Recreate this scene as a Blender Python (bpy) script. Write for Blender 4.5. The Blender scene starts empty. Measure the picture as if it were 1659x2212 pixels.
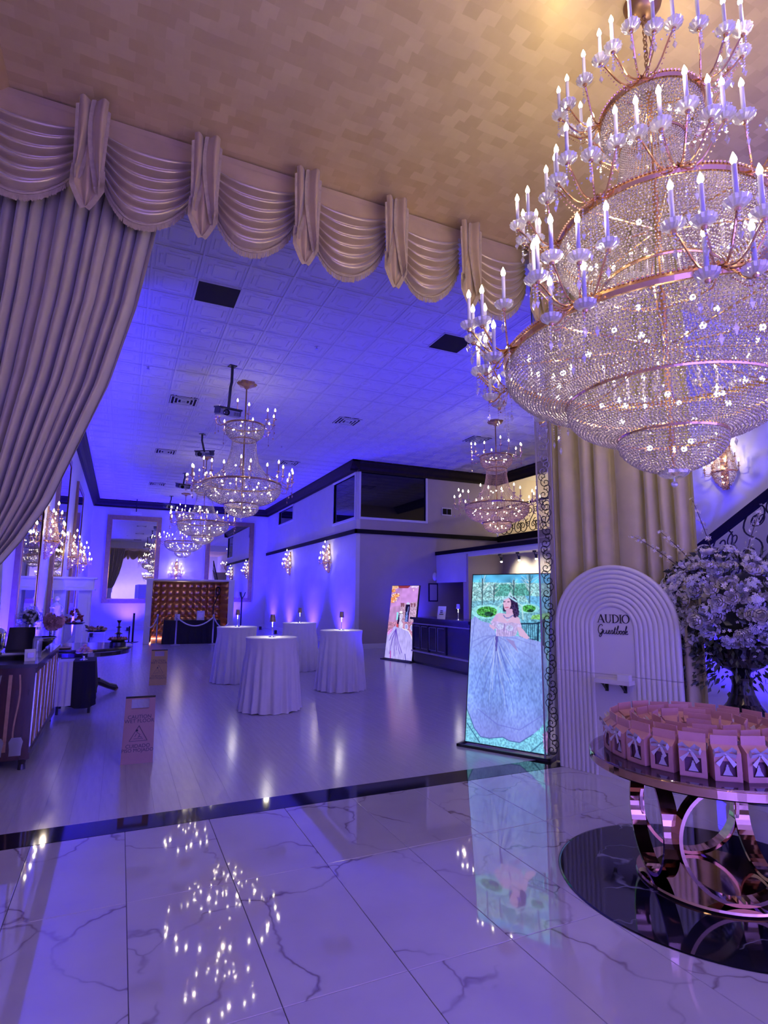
import bpy, math, random
import numpy as np
from mathutils import Matrix, Vector, Euler
random.seed(7); RNG = np.random.default_rng(7)
PI = math.pi
SC = bpy.context.scene
COL = SC.collection

# ------------------------------------------------------------------ camera
F_PX, PITCH, ROLL, YAW, CAM_H = 1230.0, .1452, .0082, .4288, 1.7
_fw = Vector((math.sin(YAW)*math.cos(PITCH), math.cos(YAW)*math.cos(PITCH), math.sin(PITCH)))
_rt = Vector((math.cos(YAW), -math.sin(YAW), 0)); _up = _rt.cross(_fw)
_r = _rt*math.cos(ROLL)+_up*math.sin(ROLL); _u = -_rt*math.sin(ROLL)+_up*math.cos(ROLL)
cam_d = bpy.data.cameras.new('camera'); cam = bpy.data.objects.new('camera', cam_d); COL.objects.link(cam)
cam_d.sensor_fit = 'VERTICAL'; cam_d.sensor_height = 24.0; cam_d.lens = F_PX/2212*24.0
cam_d.clip_start = .05; cam_d.clip_end = 200
cam.matrix_world = Matrix(((_r.x, _u.x, -_fw.x, 0), (_r.y, _u.y, -_fw.y, 0), (_r.z, _u.z, -_fw.z, CAM_H), (0, 0, 0, 1)))
SC.camera = cam

# ------------------------------------------------------------------ world, exposure
w = bpy.data.worlds.new('world'); SC.world = w; w.use_nodes = True
bg = w.node_tree.nodes['Background']; bg.inputs[0].default_value = (.215, .155, 1.0, 1); bg.inputs[1].default_value = .3
SC.view_settings.view_transform = 'Standard'; SC.view_settings.look = 'None'
SC.view_settings.exposure = 0.44; SC.view_settings.gamma = 1.0; SC.view_settings.use_curve_mapping = False
SC.cycles.max_bounces = 5; SC.cycles.diffuse_bounces = 3; SC.cycles.glossy_bounces = 3
SC.cycles.transparent_max_bounces = 7; SC.cycles.transmission_bounces = 2
SC.cycles.use_adaptive_sampling = True; SC.cycles.adaptive_threshold = .10
SC.cycles.caustics_reflective = False; SC.cycles.caustics_refractive = False
SC.cycles.sample_clamp_indirect = 3.0

# light levels
BLUE = (.022, .009, 1.0); WARM = (1.0, .80, .58); VIOLET = (.16, .115, 1.0)
P_HALL = 9; P_BIG = 7.6; P_UP = 2050; P_FOY = 1800

def light(name, kind, loc, energy, color, parent=None, size=.1, **k):
    d = bpy.data.lights.new(name, kind); d.energy = energy; d.color = color
    if kind in ('POINT', 'SPOT'): d.shadow_soft_size = size
    if kind == 'AREA': d.size = size
    o = bpy.data.objects.new(name, d); COL.objects.link(o); o.location = loc
    if 'aim' in k:
        o.rotation_euler = (Vector(k['aim'])-Vector(loc)).to_track_quat('-Z', 'Y').to_euler()
    if kind == 'SPOT':
        d.spot_size = math.radians(k.get('angle', 100)); d.spot_blend = k.get('blend', .8)
    if parent:
        o.parent = parent
    return o

# ------------------------------------------------------------------ materials
MATS = {}
def srgb(r, g, b):
    return tuple((c/12.92 if c <= .04045 else ((c+.055)/1.055)**2.4) for c in (r/255, g/255, b/255))+(1,)
def mat(name, col=(.8, .8, .8), rough=.5, metal=0., spec=.5, emit=None, estr=0, trans=0, alpha=1, coat=0, sheen=0):
    if name in MATS: return MATS[name]
    m = bpy.data.materials.new(name); m.use_nodes = True
    b = m.node_tree.nodes['Principled BSDF']
    b.inputs['Base Color'].default_value = tuple(col[:3])+(1,)
    b.inputs['Roughness'].default_value = rough; b.inputs['Metallic'].default_value = metal
    b.inputs['Specular IOR Level'].default_value = spec
    if emit: b.inputs['Emission Color'].default_value = tuple(emit[:3])+(1,); b.inputs['Emission Strength'].default_value = estr
    if trans: b.inputs['Transmission Weight'].default_value = trans
    if alpha < 1: b.inputs['Alpha'].default_value = alpha
    if coat: b.inputs['Coat Weight'].default_value = coat; b.inputs['Coat Roughness'].default_value = .05
    if sheen: b.inputs['Sheen Weight'].default_value = sheen
    MATS[name] = m; return m
def nt(m): return m.node_tree.nodes, m.node_tree.links, m.node_tree.nodes['Principled BSDF']
def ramp(N, stops):
    r = N.new('ShaderNodeValToRGB')
    while len(r.color_ramp.elements) < len(stops): r.color_ramp.elements.new(.5)
    for e, (p, c) in zip(r.color_ramp.elements, stops): e.position = p; e.color = tuple(c[:3])+(1,)
    return r
def mottle(name, c1, c2, rough, scale=4, metal=0., bump=0, spec=.5, stretch=None, coat=0, detail=3, sheen=0):
    """two-tone procedural noise colour with optional fine relief"""
    if name in MATS: return MATS[name]
    m = mat(name, c1, rough, metal, spec, coat=coat, sheen=sheen); N, L, b = nt(m)
    tc = N.new('ShaderNodeTexCoord'); mp = N.new('ShaderNodeMapping'); L.new(tc.outputs['Object'], mp.inputs[0])
    if stretch: mp.inputs['Scale'].default_value = stretch
    n = N.new('ShaderNodeTexNoise'); n.inputs['Scale'].default_value = scale; n.inputs['Detail'].default_value = detail
    L.new(mp.outputs[0], n.inputs['Vector'])
    r = ramp(N, [(.3, c1), (.7, c2)]); L.new(n.outputs['Fac'], r.inputs[0]); L.new(r.outputs[0], b.inputs['Base Color'])
    if bump:
        bp = N.new('ShaderNodeBump'); bp.inputs['Strength'].default_value = bump; bp.inputs['Distance'].default_value = .01
        L.new(n.outputs['Fac'], bp.inputs['Height']); L.new(bp.outputs[0], b.inputs['Normal'])
    return m

def marble(name, base, vein, rough, vscale, strength, vein2=None, coat=0, width=.035, dark=False):
    m = mat(name, base, rough, coat=coat); N, L, b = nt(m)
    g = N.new('ShaderNodeNewGeometry'); oi = N.new('ShaderNodeObjectInfo')
    off = N.new('ShaderNodeVectorMath'); off.operation = 'MULTIPLY_ADD'
    cmb = N.new('ShaderNodeCombineXYZ'); L.new(oi.outputs['Random'], cmb.inputs[0]); L.new(oi.outputs['Random'], cmb.inputs[1])
    off.inputs[1].default_value = (17, 31, 0); L.new(cmb.outputs[0], off.inputs[0]); L.new(g.outputs['Position'], off.inputs[2])
    n = N.new('ShaderNodeTexNoise'); n.inputs['Scale'].default_value = 1.5; n.inputs['Detail'].default_value = 4
    L.new(off.outputs[0], n.inputs['Vector'])
    mx = N.new('ShaderNodeVectorMath'); mx.operation = 'MULTIPLY_ADD'
    mx.inputs[1].default_value = (.9, .9, .9); L.new(n.outputs['Color'], mx.inputs[0]); L.new(off.outputs[0], mx.inputs[2])
    if dark:
        sc_ = N.new('ShaderNodeVectorMath'); sc_.operation = 'MULTIPLY'; sc_.inputs[1].default_value = (.5, 2.2, 1)
        L.new(mx.outputs[0], sc_.inputs[0]); src = sc_.outputs[0]
    else: src = mx.outputs[0]
    v = N.new('ShaderNodeTexVoronoi'); v.feature = 'DISTANCE_TO_EDGE'; v.inputs['Scale'].default_value = vscale
    L.new(src, v.inputs['Vector'])
    r = ramp(N, [(0, (1, 1, 1)), (width*.4, (.7, .7, .7)), (width, (.10, .10, .10)), (width*3.0, (0, 0, 0))]); L.new(v.outputs['Distance'], r.inputs[0])
    n2 = N.new('ShaderNodeTexNoise'); n2.inputs['Scale'].default_value = 1.7; L.new(off.outputs[0], n2.inputs['Vector'])
    r2 = ramp(N, [(.38 if not dark else .5, (0, 0, 0)), (.62, (1, 1, 1))]); L.new(n2.outputs['Fac'], r2.inputs[0])
    mm = N.new('ShaderNodeMath'); mm.operation = 'MULTIPLY'; L.new(r.outputs[0], mm.inputs[0]); L.new(r2.outputs[0], mm.inputs[1])
    m2 = N.new('ShaderNodeMath'); m2.operation = 'MULTIPLY'; m2.inputs[1].default_value = strength; L.new(mm.outputs[0], m2.inputs[0])
    cl = ramp(N, [(.3, base), (.75, vein2 or base)]); n3 = N.new('ShaderNodeTexNoise'); n3.inputs['Scale'].default_value = 3.; n3.inputs['Detail'].default_value = 8
    L.new(off.outputs[0], n3.inputs['Vector']); L.new(n3.outputs['Fac'], cl.inputs[0])
    mix = N.new('ShaderNodeMix'); mix.data_type = 'RGBA'; L.new(m2.outputs[0], mix.inputs[0]); L.new(cl.outputs[0], mix.inputs[6]); mix.inputs[7].default_value = tuple(vein[:3])+(1,)
    L.new(mix.outputs[2], b.inputs['Base Color'])
    return m

M_tile = marble('marble_tile', (.62, .60, .62), (.14, .09, .10), .045, .95, .9, (.56, .53, .56), width=.013)
M_tile.node_tree.nodes['Principled BSDF'].inputs['Specular IOR Level'].default_value = 1.0; M_tile.node_tree.nodes['Principled BSDF'].inputs['Coat Weight'].default_value = .7; M_tile.node_tree.nodes['Principled BSDF'].inputs['Coat IOR'].default_value = 1.6; M_tile.node_tree.nodes['Principled BSDF'].inputs['Coat Roughness'].default_value = .02
M_black = marble('black_marble', (.006, .006, .010), (.40, .40, .42), .05, 1.2, .9, (.012, .012, .018), width=.014, dark=True)
M_strip = mat('black_threshold', (.008, .008, .012), .06)
M_grout = mat('grout', (.05, .045, .05), .6)
M_plank = mottle('vinyl_plank', (.56, .54, .57), (.50, .48, .51), .19, 3, stretch=(9, .8, 1), bump=.02, spec=.9)
M_plaster = mottle('wall_plaster', (.72, .70, .70), (.68, .66, .66), .65, 2.5, bump=.03)
M_taupe = mottle('taupe_plaster', (.46, .40, .36), (.43, .37, .34), .6, 2.5, bump=.03)
M_ctile = mat('ceiling_tile', (.66, .64, .66), .55)
M_trim = mat('dark_trim', (.008, .006, .008), .7, spec=.15)
M_trimr = mottle('dark_wood_trim', (.010, .006, .006), (.018, .009, .008), .6, 8, spec=.2)
M_gold = mottle('polished_gold', (.80, .50, .24), (.74, .45, .20), .16, 12, metal=1.)
M_rose = mottle('rose_gold_steel', (.60, .37, .23), (.55, .33, .21), .06, 3, metal=1.)
M_dgold = mottle('aged_gold', (.36, .21, .08), (.28, .15, .06), .35, 20, metal=.7)
M_frame = mottle('bronze_frame', (.34, .22, .14), (.26, .16, .10), .35, 10, metal=.5)
M_satin = mottle('taupe_satin', (.60, .47, .23), (.50, .39, .19), .30, 5, metal=.35, sheen=.4, spec=.6)
M_fringe = mottle('taupe_fringe', (.48, .38, .20), (.38, .30, .15), .8, 30)
M_drape = mottle('taupe_velvet', (.50, .43, .22), (.43, .37, .19), .62, 6, sheen=.6, bump=.02)
M_white = mat('white_paint', (.74, .73, .74), .45)
M_panelw = mottle('white_panel', (.72, .69, .72), (.69, .66, .69), .5, 3)
M_cloth = mottle('white_spandex', (.74, .72, .74), (.70, .68, .70), .75, 8)
M_blackc = mat('black_cloth', (.006, .006, .008), .9)
M_blackp = mat('black_plastic', (.012, .012, .014), .35)
M_blackg = mat('black_gloss', (.008, .008, .010), .08)
M_iron = mat('wrought_iron', (.010, .008, .010), .45, .3)
M_glassd = mat('dark_window_glass', (.006, .006, .010), .03, spec=.8)
M_mirror = mat('mirror_glass', (.86, .86, .88), .012, 1.)
M_chrome = mat('chrome', (.75, .75, .77), .12, 1.)
M_pink = mottle('pink_card', (.66, .34, .27), (.60, .30, .24), .55, 15)
M_pinkd = mat('pink_card_inner', (.16, .06, .09), .6)
M_ribbon = mat('white_organza', (.78, .70, .76), .45, sheen=.5)
M_wood = mottle('mahogany_panel', (.060, .020, .014), (.035, .012, .010), .22, 5, stretch=(6, 6, .6), coat=.4)
M_dwood = mottle('dark_walnut', (.020, .012, .010), (.012, .008, .008), .25, 5, stretch=(3, 3, 1), coat=.3)
M_copper = mottle('copper_fabric', (.46, .25, .20), (.38, .20, .16), .28, 6, metal=.7)
M_desk = mat('black_lacquer', (.010, .009, .014), .22, coat=.3)
M_silver = mat('satin_silver', (.42, .38, .48), .3, .6)
M_petal = mottle('white_petal', (.74, .70, .66), (.66, .62, .60), .6, 20)
M_petalb = mottle('pale_hydrangea', (.66, .64, .70), (.50, .50, .62), .6, 20)
M_petalp = mottle('blush_petal', (.70, .40, .38), (.62, .32, .32), .6, 20)
M_leaf = mottle('dark_foliage', (.020, .030, .018), (.035, .045, .025), .5, 10)
M_stem = mat('brown_twig', (.06, .035, .03), .7)
M_red = mottle('red_fruit', (.30, .030, .020), (.16, .015, .015), .4, 20)
M_food = mottle('candied_fruit', (.30, .12, .06), (.40, .26, .10), .45, 30)
M_ink = mat('dark_lettering', (.012, .008, .020), .5)
M_signg = mottle('gold_sign_plastic', (.36, .25, .06), (.30, .20, .05), .38, 5, metal=.25)
M_signb = mottle('brown_sign_plastic', (.27, .145, .10), (.24, .125, .085), .42, 5, metal=.1)
M_lamp = mat('lit_lamp_shade', (.30, .22, .10), .4, .6)
M_paper = mat('white_card', (.75, .74, .78), .6)
M_crown = mottle('gold_crown_paint', (.62, .44, .16), (.54, .36, .12), .35, 6, metal=.3)

def emis(name, col, s, sample=False):
    m = bpy.data.materials.new(name); m.use_nodes = True; N = m.node_tree.nodes; L = m.node_tree.links
    N.remove(N['Principled BSDF']); e = N.new('ShaderNodeEmission'); e.inputs[0].default_value = tuple(col[:3])+(1,); e.inputs[1].default_value = s
    L.new(e.outputs[0], N['Material Output'].inputs[0])
    if not sample: m.cycles.emission_sampling = 'NONE'
    return m
M_bulb = emis('lit_bulb', (1, .86, .66), 14)
M_bulbw = emis('lit_white_bulb', (1, .93, .78), 10)
M_led = emis('pink_led_strip', (1, .35, .25), 4)
M_spot = emis('lit_spot_lens', (1, .9, .7), 12)

def crystal(name, tint, t=.30, gl=.45, tr=.25, rough=.08):
    m = bpy.data.materials.new(name); m.use_nodes = True; N = m.node_tree.nodes; L = m.node_tree.links
    N.remove(N['Principled BSDF'])
    a = N.new('ShaderNodeBsdfTransparent'); g = N.new('ShaderNodeBsdfGlossy'); g.inputs['Roughness'].default_value = rough; d = N.new('ShaderNodeBsdfTranslucent'); d2 = N.new('ShaderNodeBsdfDiffuse')
    g.inputs['Color'].default_value = tuple(tint)+(1,); d.inputs['Color'].default_value = tuple(tint)+(1,); d2.inputs['Color'].default_value = tuple(tint)+(1,)
    m1 = N.new('ShaderNodeMixShader'); m2 = N.new('ShaderNodeMixShader'); m3 = N.new('ShaderNodeMixShader')
    m3.inputs[0].default_value = .5; L.new(d.outputs[0], m3.inputs[1]); L.new(d2.outputs[0], m3.inputs[2])
    m1.inputs[0].default_value = tr/(tr+gl); L.new(g.outputs[0], m1.inputs[1]); L.new(m3.outputs[0], m1.inputs[2])
    m2.inputs[0].default_value = t; L.new(m1.outputs[0], m2.inputs[1]); L.new(a.outputs[0], m2.inputs[2])
    L.new(m2.outputs[0], N['Material Output'].inputs[0])
    return m
M_bead = crystal('crystal_bead', (.80, .71, .62), .12, .5, .25, .10)
M_beadg = crystal('amber_crystal_bead', (.95, .66, .50), .10, .5, .3, .10)
M_bob = crystal('cut_crystal_dish', (.95, .94, .97), .35, .4, .4, .12)
M_drop = crystal('crystal_drop', (.95, .95, 1.), .45, .6, .2, .04)
M_acry = crystal('clear_acrylic', (.9, .92, 1.), .80, .6, .3, .05)
M_glass = crystal('clear_glass', (.9, .92, 1.), .72, .8, .1, .02)
M_tglass = crystal('smoked_table_glass', (.55, .50, .60), .50, .9, .06, .015)

# gold-leaf ceiling: overlapping square patches
def gold_ceiling():
    m = mat('gold_leaf_ceiling', (.55, .36, .17), .42, .35); N, L, b = nt(m)
    g = N.new('ShaderNodeNewGeometry')
    n = N.new('ShaderNodeTexNoise'); n.inputs['Scale'].default_value = 3.; L.new(g.outputs['Position'], n.inputs['Vector'])
    mx = N.new('ShaderNodeVectorMath'); mx.operation = 'MULTIPLY_ADD'; mx.inputs[1].default_value = (.07, .07, 0); L.new(n.outputs['Color'], mx.inputs[0]); L.new(g.outputs['Position'], mx.inputs[2])
    br = N.new('ShaderNodeTexBrick'); br.inputs['Scale'].default_value = 1.; br.inputs['Brick Width'].default_value = .125; br.inputs['Row Height'].default_value = .095
    br.inputs['Mortar Size'].default_value = .0; br.inputs['Color1'].default_value = (0, 0, 0, 1); br.inputs['Color2'].default_value = (1, 1, 1, 1); br.offset = .37
    L.new(mx.outputs[0], br.inputs['Vector'])
    n2 = N.new('ShaderNodeTexNoise'); n2.inputs['Scale'].default_value = 14; n2.inputs['Detail'].default_value = 6; L.new(g.outputs['Position'], n2.inputs['Vector'])
    ad = N.new('ShaderNodeMix'); ad.data_type = 'FLOAT'; ad.inputs[0].default_value = .35; L.new(br.outputs['Color'], ad.inputs[2]); L.new(n2.outputs['Fac'], ad.inputs[3])
    r = ramp(N, [(0, (.62, .45, .16)), (1, (.80, .62, .27))]); L.new(ad.outputs[0], r.inputs[0]); L.new(r.outputs[0], b.inputs['Base Color'])
    rr = N.new('ShaderNodeMapRange'); rr.inputs['To Min'].default_value = .34; rr.inputs['To Max'].default_value = .56; L.new(ad.outputs[0], rr.inputs[0]); L.new(rr.outputs[0], b.inputs['Roughness'])
    bp = N.new('ShaderNodeBump'); bp.inputs['Strength'].default_value = .22; bp.inputs['Distance'].default_value = .01; L.new(ad.outputs[0], bp.inputs['Height']); L.new(bp.outputs[0], b.inputs['Normal'])
    return m
M_gceil = gold_ceiling()

# ------------------------------------------------------------------ mesh builder
class MB:
    def __init__(s): s.v = []; s.f = []
    def add(s, v, f):
        n = len(s.v); s.v += [tuple(p) for p in v]; s.f += [tuple(i+n for i in q) for q in f]; return s
    def box(s, x0, x1, y0, y1, z0, z1):
        return s.add([(x0,y0,z0),(x1,y0,z0),(x1,y1,z0),(x0,y1,z0),(x0,y0,z1),(x1,y0,z1),(x1,y1,z1),(x0,y1,z1)],
                     [(0,3,2,1),(4,5,6,7),(0,1,5,4),(1,2,6,5),(2,3,7,6),(3,0,4,7)])
    def cbox(s, c, d, rz=0, M=None):
        b = MB().box(-d[0]/2, d[0]/2, -d[1]/2, d[1]/2, -d[2]/2, d[2]/2)
        T = Matrix.Translation(c) @ (M if M else Matrix.Rotation(rz, 4, 'Z'))
        return s.add([T @ Vector(p) for p in b.v], b.f)
    def bar(s, a, b, t, t2=None):
        a = Vector(a); b = Vector(b); d = b-a; q = d.to_track_quat('Z', 'Y').to_matrix().to_4x4()
        return s.cbox((a+b)/2, (t, t2 or t, d.length), M=q)
    def tube(s, pts, r, n=6, closed=False, cap=True):
        pts = [Vector(p) for p in pts]; k = len(pts); rs = r if hasattr(r, '__len__') else [r]*k
        V = []; prev = None
        for i, p in enumerate(pts):
            a = pts[(i-1) % k] if (closed or i) else p; b = pts[(i+1) % k] if (closed or i < k-1) else p
            t = (b-a).normalized() if (b-a).length > 1e-9 else Vector((0, 0, 1))
            if prev is None:
                up = Vector((0, 0, 1)) if abs(t.z) < .9 else Vector((1, 0, 0)); x = t.cross(up).normalized()
            else:
                x = (prev-t*prev.dot(t)); x = x.normalized() if x.length > 1e-6 else t.orthogonal().normalized()
            prev = x; y = t.cross(x)
            for j in range(n):
                an = 2*PI*j/n; V.append(p+(x*math.cos(an)+y*math.sin(an))*rs[i])
        Fc = []
        for i in range(k if closed else k-1):
            for j in range(n):
                a = i*n+j; b = i*n+(j+1) % n; c = ((i+1) % k)*n
                Fc.append((a, b, c+(j+1) % n, c+j))
        if cap and not closed: Fc += [tuple(range(n))[::-1], tuple((k-1)*n+j for j in range(n))]
        return s.add(V, Fc)
    def lathe(s, prof, n=24, c=(0, 0, 0), sweep=2*PI, start=0, wob=None):
        full = abs(sweep-2*PI) < 1e-6; m = n if full else n+1; V = []; Fc = []
        for i, (r, z) in enumerate(prof):
            for j in range(m):
                a = start+sweep*j/n; rr = r*(wob(a, i) if wob else 1)
                V.append((c[0]+rr*math.cos(a), c[1]+rr*math.sin(a), c[2]+z))
        for i in range(len(prof)-1):
            for j in range(n):
                j2 = (j+1) % m; Fc.append((i*m+j, i*m+j2, (i+1)*m+j2, (i+1)*m+j))
        return s.add(V, Fc)
    def grid(s, fn, nu, nv):
        V = [fn(i/nu, j/nv) for j in range(nv+1) for i in range(nu+1)]
        Fc = [(j*(nu+1)+i, j*(nu+1)+i+1, (j+1)*(nu+1)+i+1, (j+1)*(nu+1)+i) for j in range(nv) for i in range(nu)]
        return s.add(V, Fc)
    def prism(s, poly, h0, h1, T=None):
        """polygon in local xy extruded along z, then transformed"""
        n = len(poly); V = [(x, y, h0) for x, y in poly]+[(x, y, h1) for x, y in poly]
        Fc = [tuple(range(n))[::-1], tuple(range(n, 2*n))]+[(i, (i+1) % n, n+(i+1) % n, n+i) for i in range(n)]
        if T: V = [T @ Vector(p) for p in V]
        return s.add(V, Fc)
    def octa(s, p, rx, ry=None, rz=None):
        ry = ry or rx; rz = rz or rx; x, y, z = p
        return s.add([(x+rx,y,z),(x-rx,y,z),(x,y+ry,z),(x,y-ry,z),(x,y,z+rz),(x,y,z-rz)],
                     [(0,2,4),(2,1,4),(1,3,4),(3,0,4),(2,0,5),(1,2,5),(3,1,5),(0,3,5)])
    def ball(s, p, r, n=8, m=5, sz=1.):
        return s.lathe([(r*math.sin(PI*i/m), -r*sz*math.cos(PI*i/m)) for i in range(m+1)], n, p)
    def xf(s, T): s.v = [tuple(T @ Vector(p)) for p in s.v]; return s
    def mesh(s, name, m, smooth=False):
        me = bpy.data.meshes.new(name); me.from_pydata([tuple(p) for p in s.v], [], s.f); me.update()
        if m: me.materials.append(m)
        if smooth: me.polygons.foreach_set('use_smooth', [True]*len(me.polygons))
        return me
    def build(s, name, m, parent=None, smooth=False, loc=None, rz=None):
        return obj(name, s.mesh(name, m, smooth), parent, loc, rz)
def obj(name, me, parent=None, loc=None, rz=None):
    o = bpy.data.objects.new(name, me); COL.objects.link(o)
    if parent: o.parent = parent
    if loc is not None: o.location = loc
    if rz is not None: o.rotation_euler = (0, 0, rz)
    return o
def tag(o, label=None, cat=None, group=None, kind=None):
    if label: o['label'] = label
    if cat: o['category'] = cat
    if group: o['group'] = group
    if kind: o['kind'] = kind
    return o
def thing(name, label, cat, loc=(0, 0, 0), rz=0, group=None):
    return tag(obj(name, None, None, loc, rz), label, cat, group)
def copy_tree(o, parent=None):
    c = o.copy(); COL.objects.link(c); c.parent = parent
    for ch in list(o.children): copy_tree(ch, c)
    return c
def struct(o): o['kind'] = 'structure'; return o
def np_mesh(name, V, T, m, smooth=False):
    me = bpy.data.meshes.new(name); me.vertices.add(len(V)); me.vertices.foreach_set('co', np.asarray(V, np.float32).ravel())
    k = T.shape[1]; me.loops.add(T.size); me.loops.foreach_set('vertex_index', T.ravel().astype(np.int32))
    me.polygons.add(len(T)); me.polygons.foreach_set('loop_start', np.arange(0, T.size, k, dtype=np.int32))
    try: me.polygons.foreach_set('loop_total', np.full(len(T), k, np.int32))
    except Exception: pass
    me.update(calc_edges=True); me.validate(); me.materials.append(m)
    if smooth: me.polygons.foreach_set('use_smooth', [True]*len(me.polygons))
    return me
OV = np.array([(1,0,0),(-1,0,0),(0,1,0),(0,-1,0),(0,0,1),(0,0,-1)], float)
OT = np.array([(0,2,4),(2,1,4),(1,3,4),(3,0,4),(2,0,5),(1,2,5),(3,1,5),(0,3,5)])
def beads(name, P, r, m, parent=None):
    """one mesh of many small faceted beads, each turned its own way"""
    P = np.asarray(P, float); n = len(P); q = RNG.normal(size=(n, 4)); q /= np.linalg.norm(q, axis=1)[:, None]
    w_, x, y, z = q.T
    R = np.stack([np.stack([1-2*(y*y+z*z), 2*(x*y-z*w_), 2*(x*z+y*w_)], -1), np.stack([2*(x*y+z*w_), 1-2*(x*x+z*z), 2*(y*z-x*w_)], -1), np.stack([2*(x*z-y*w_), 2*(y*z+x*w_), 1-2*(x*x+y*y)], -1)], 1)
    rr = np.broadcast_to(np.asarray(r, float), (n,))
    V = np.einsum('nij,kj->nki', R, OV)*rr[:, None, None]+P[:, None, :]
    T = (OT[None]+6*np.arange(n)[:, None, None]).reshape(-1, 3)
    me = np_mesh(name, V.reshape(-1, 3), T, m)
    return obj(name, me, parent)
def resample(prof, step):
    p = np.array(prof, float); d = np.r_[0, np.cumsum(np.hypot(*np.diff(p, axis=0).T))]; k = max(2, int(round(d[-1]/step))+1); t = np.linspace(0, d[-1], k)
    return np.c_[np.interp(t, d, p[:, 0]), np.interp(t, d, p[:, 1])]
def smooth_prof(p, k=3):
    """Chaikin"""
    p = [np.array(q, float) for q in p]
    for _ in range(k):
        o = [p[0]]
        for a, b in zip(p[:-1], p[1:]): o += [a*.75+b*.25, a*.25+b*.75]
        o.append(p[-1]); p = o
    return [tuple(q) for q in p]
def bead_surface(prof, step, vstep=None, sweep=2*PI, start=0, jitter=.0):
    """beads in horizontal rows over a surface of revolution"""
    out = []
    for r, z in resample(smooth_prof(prof), vstep or step):
        n = max(6, int(abs(sweep)*r/step)); a = start+np.arange(n)*sweep/n+RNG.random()*sweep/n
        out.append(np.c_[r*np.cos(a), r*np.sin(a), np.full(n, z)])
    P = np.concatenate(out)
    return P+RNG.normal(size=P.shape)*jitter
def strands(prof, n, step, sweep=2*PI, start=0):
    """beads strung along meridians"""
    rp = resample(smooth_prof(prof, 2), step); a = start+np.arange(n)*sweep/n
    return np.concatenate([np.c_[r*np.cos(a), r*np.sin(a), np.full(n, z)] for r, z in rp])
def text(body, size, m, parent, loc, rot, name='lettering', ext=.001, sx=1.):
    cu = bpy.data.curves.new(name, 'FONT'); cu.body = body; cu.size = size; cu.align_x = 'CENTER'; cu.align_y = 'CENTER'; cu.extrude = ext
    cu.resolution_u = 3; cu.materials.append(m)
    tmp = bpy.data.objects.new(name, cu); COL.objects.link(tmp); dg = bpy.context.evaluated_depsgraph_get()
    me = bpy.data.meshes.new_from_object(tmp.evaluated_get(dg)); bpy.data.objects.remove(tmp)
    o = obj(name, me, parent, loc); o.rotation_euler = rot; o.scale = (sx, 1, 1)
    return o

# ================================================================== SETTING
XL, XB, YB, YF, ZC, ZF = -1.42, 6.87, 29.8, 5.05, 6.1, 5.6      # hall left wall, block wall, back wall, threshold, ceilings
XM, YK, XR = 12.5, 17.2, 9.2                                   # mezzanine face, block front, foyer right wall

# foyer floor: marble tiles 0.585 x 1.145
foy = struct(MB().box(XL, XR, -3.2, 4.76, -.06, -.004).build('foyer_floor', M_grout))
tx, ty = .585, 1.145
tile_me = MB()
def bev_tile(mb, wx, wy, g=.0016, z=0., t=.012, b=.0018):
    x0, x1, y0, y1 = g, wx-g, g, wy-g
    V = [(x0,y0,z-t),(x1,y0,z-t),(x1,y1,z-t),(x0,y1,z-t),(x0,y0,z-b),(x1,y0,z-b),(x1,y1,z-b),(x0,y1,z-b),(x0+b,y0+b,z),(x1-b,y0+b,z),(x1-b,y1-b,z),(x0+b,y1-b,z)]
    return mb.add(V, [(0,1,5,4),(1,2,6,5),(2,3,7,6),(3,0,4,7),(4,5,9,8),(5,6,10,9),(6,7,11,10),(7,4,8,11),(8,9,10,11)])
t_full = bev_tile(MB(), tx, ty).mesh('tile', M_tile); t_front = bev_tile(MB(), tx, 4.76-3.715).mesh('tile', M_tile)
xs = [.147+tx*k for k in range(-2, 16)]
for x in xs:
    obj('tile', t_front, foy, (x, 3.715, 0))
    for k in range(1, 6): obj('tile', t_full, foy, (x, 3.715-ty*k, 0))
lx = .147-2*tx
for k in range(0, 6):
    yy = 3.715-ty*k; hh = (4.76-3.715) if k == 0 else ty
    bev_tile(MB(), lx-XL, hh).build('tile', M_tile, foy, loc=(XL, yy, 0))
# black round inlay under the table
med = struct(MB().lathe([(.0, .0035), (.872, .0035), (.8828, .001), (.8828, -.003)], 96, (3.37, 2.562, 0)).build('floor_medallion', M_black))
struct(MB().lathe([(.8828, .0012), (.886, .0012)], 96, (3.37, 2.562, 0)).build('medallion_trim', M_grout, med))
# threshold strip
struct(MB().box(XL, XR, 4.762, YF, -.02, .001).build('trim_1', M_strip))

# hall floor planks along Y
hf = struct(MB().box(XL, XM+.3, YF, YB, -.06, -.004).build('hall_floor', M_grout))
pw, pl = .198, 1.52
cells = []
nx = int((XM+.3-XL)/pw)
for i in range(nx):
    x = XL+i*pw; off = (i*0.37 % 1)*pl; y = YF-off
    while y < YB:
        y0 = max(y, YF); y1 = min(y+pl, YB)
        if y1-y0 > .05: cells.append((x, y0, y1))
        y += pl
inview = lambda x, y: -.35*y*.05-1.5 < x < .84*y+.5
cells.sort(key=lambda c: (0 if inview(c[0], c[1]) else 1, c[1]))
p_full = bev_tile(MB(), pw, pl, .0003, 0, .01, .0004).mesh('plank', M_plank)
for x, y0, y1 in cells[:300]:
    if abs(y1-y0-pl) < 1e-4: obj('plank', p_full, hf, (x, y0, 0))
    else: bev_tile(MB(), pw, y1-y0, .0003, 0, .01, .0004).build('plank', M_plank, hf, loc=(x, y0, 0))
far = MB()
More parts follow.
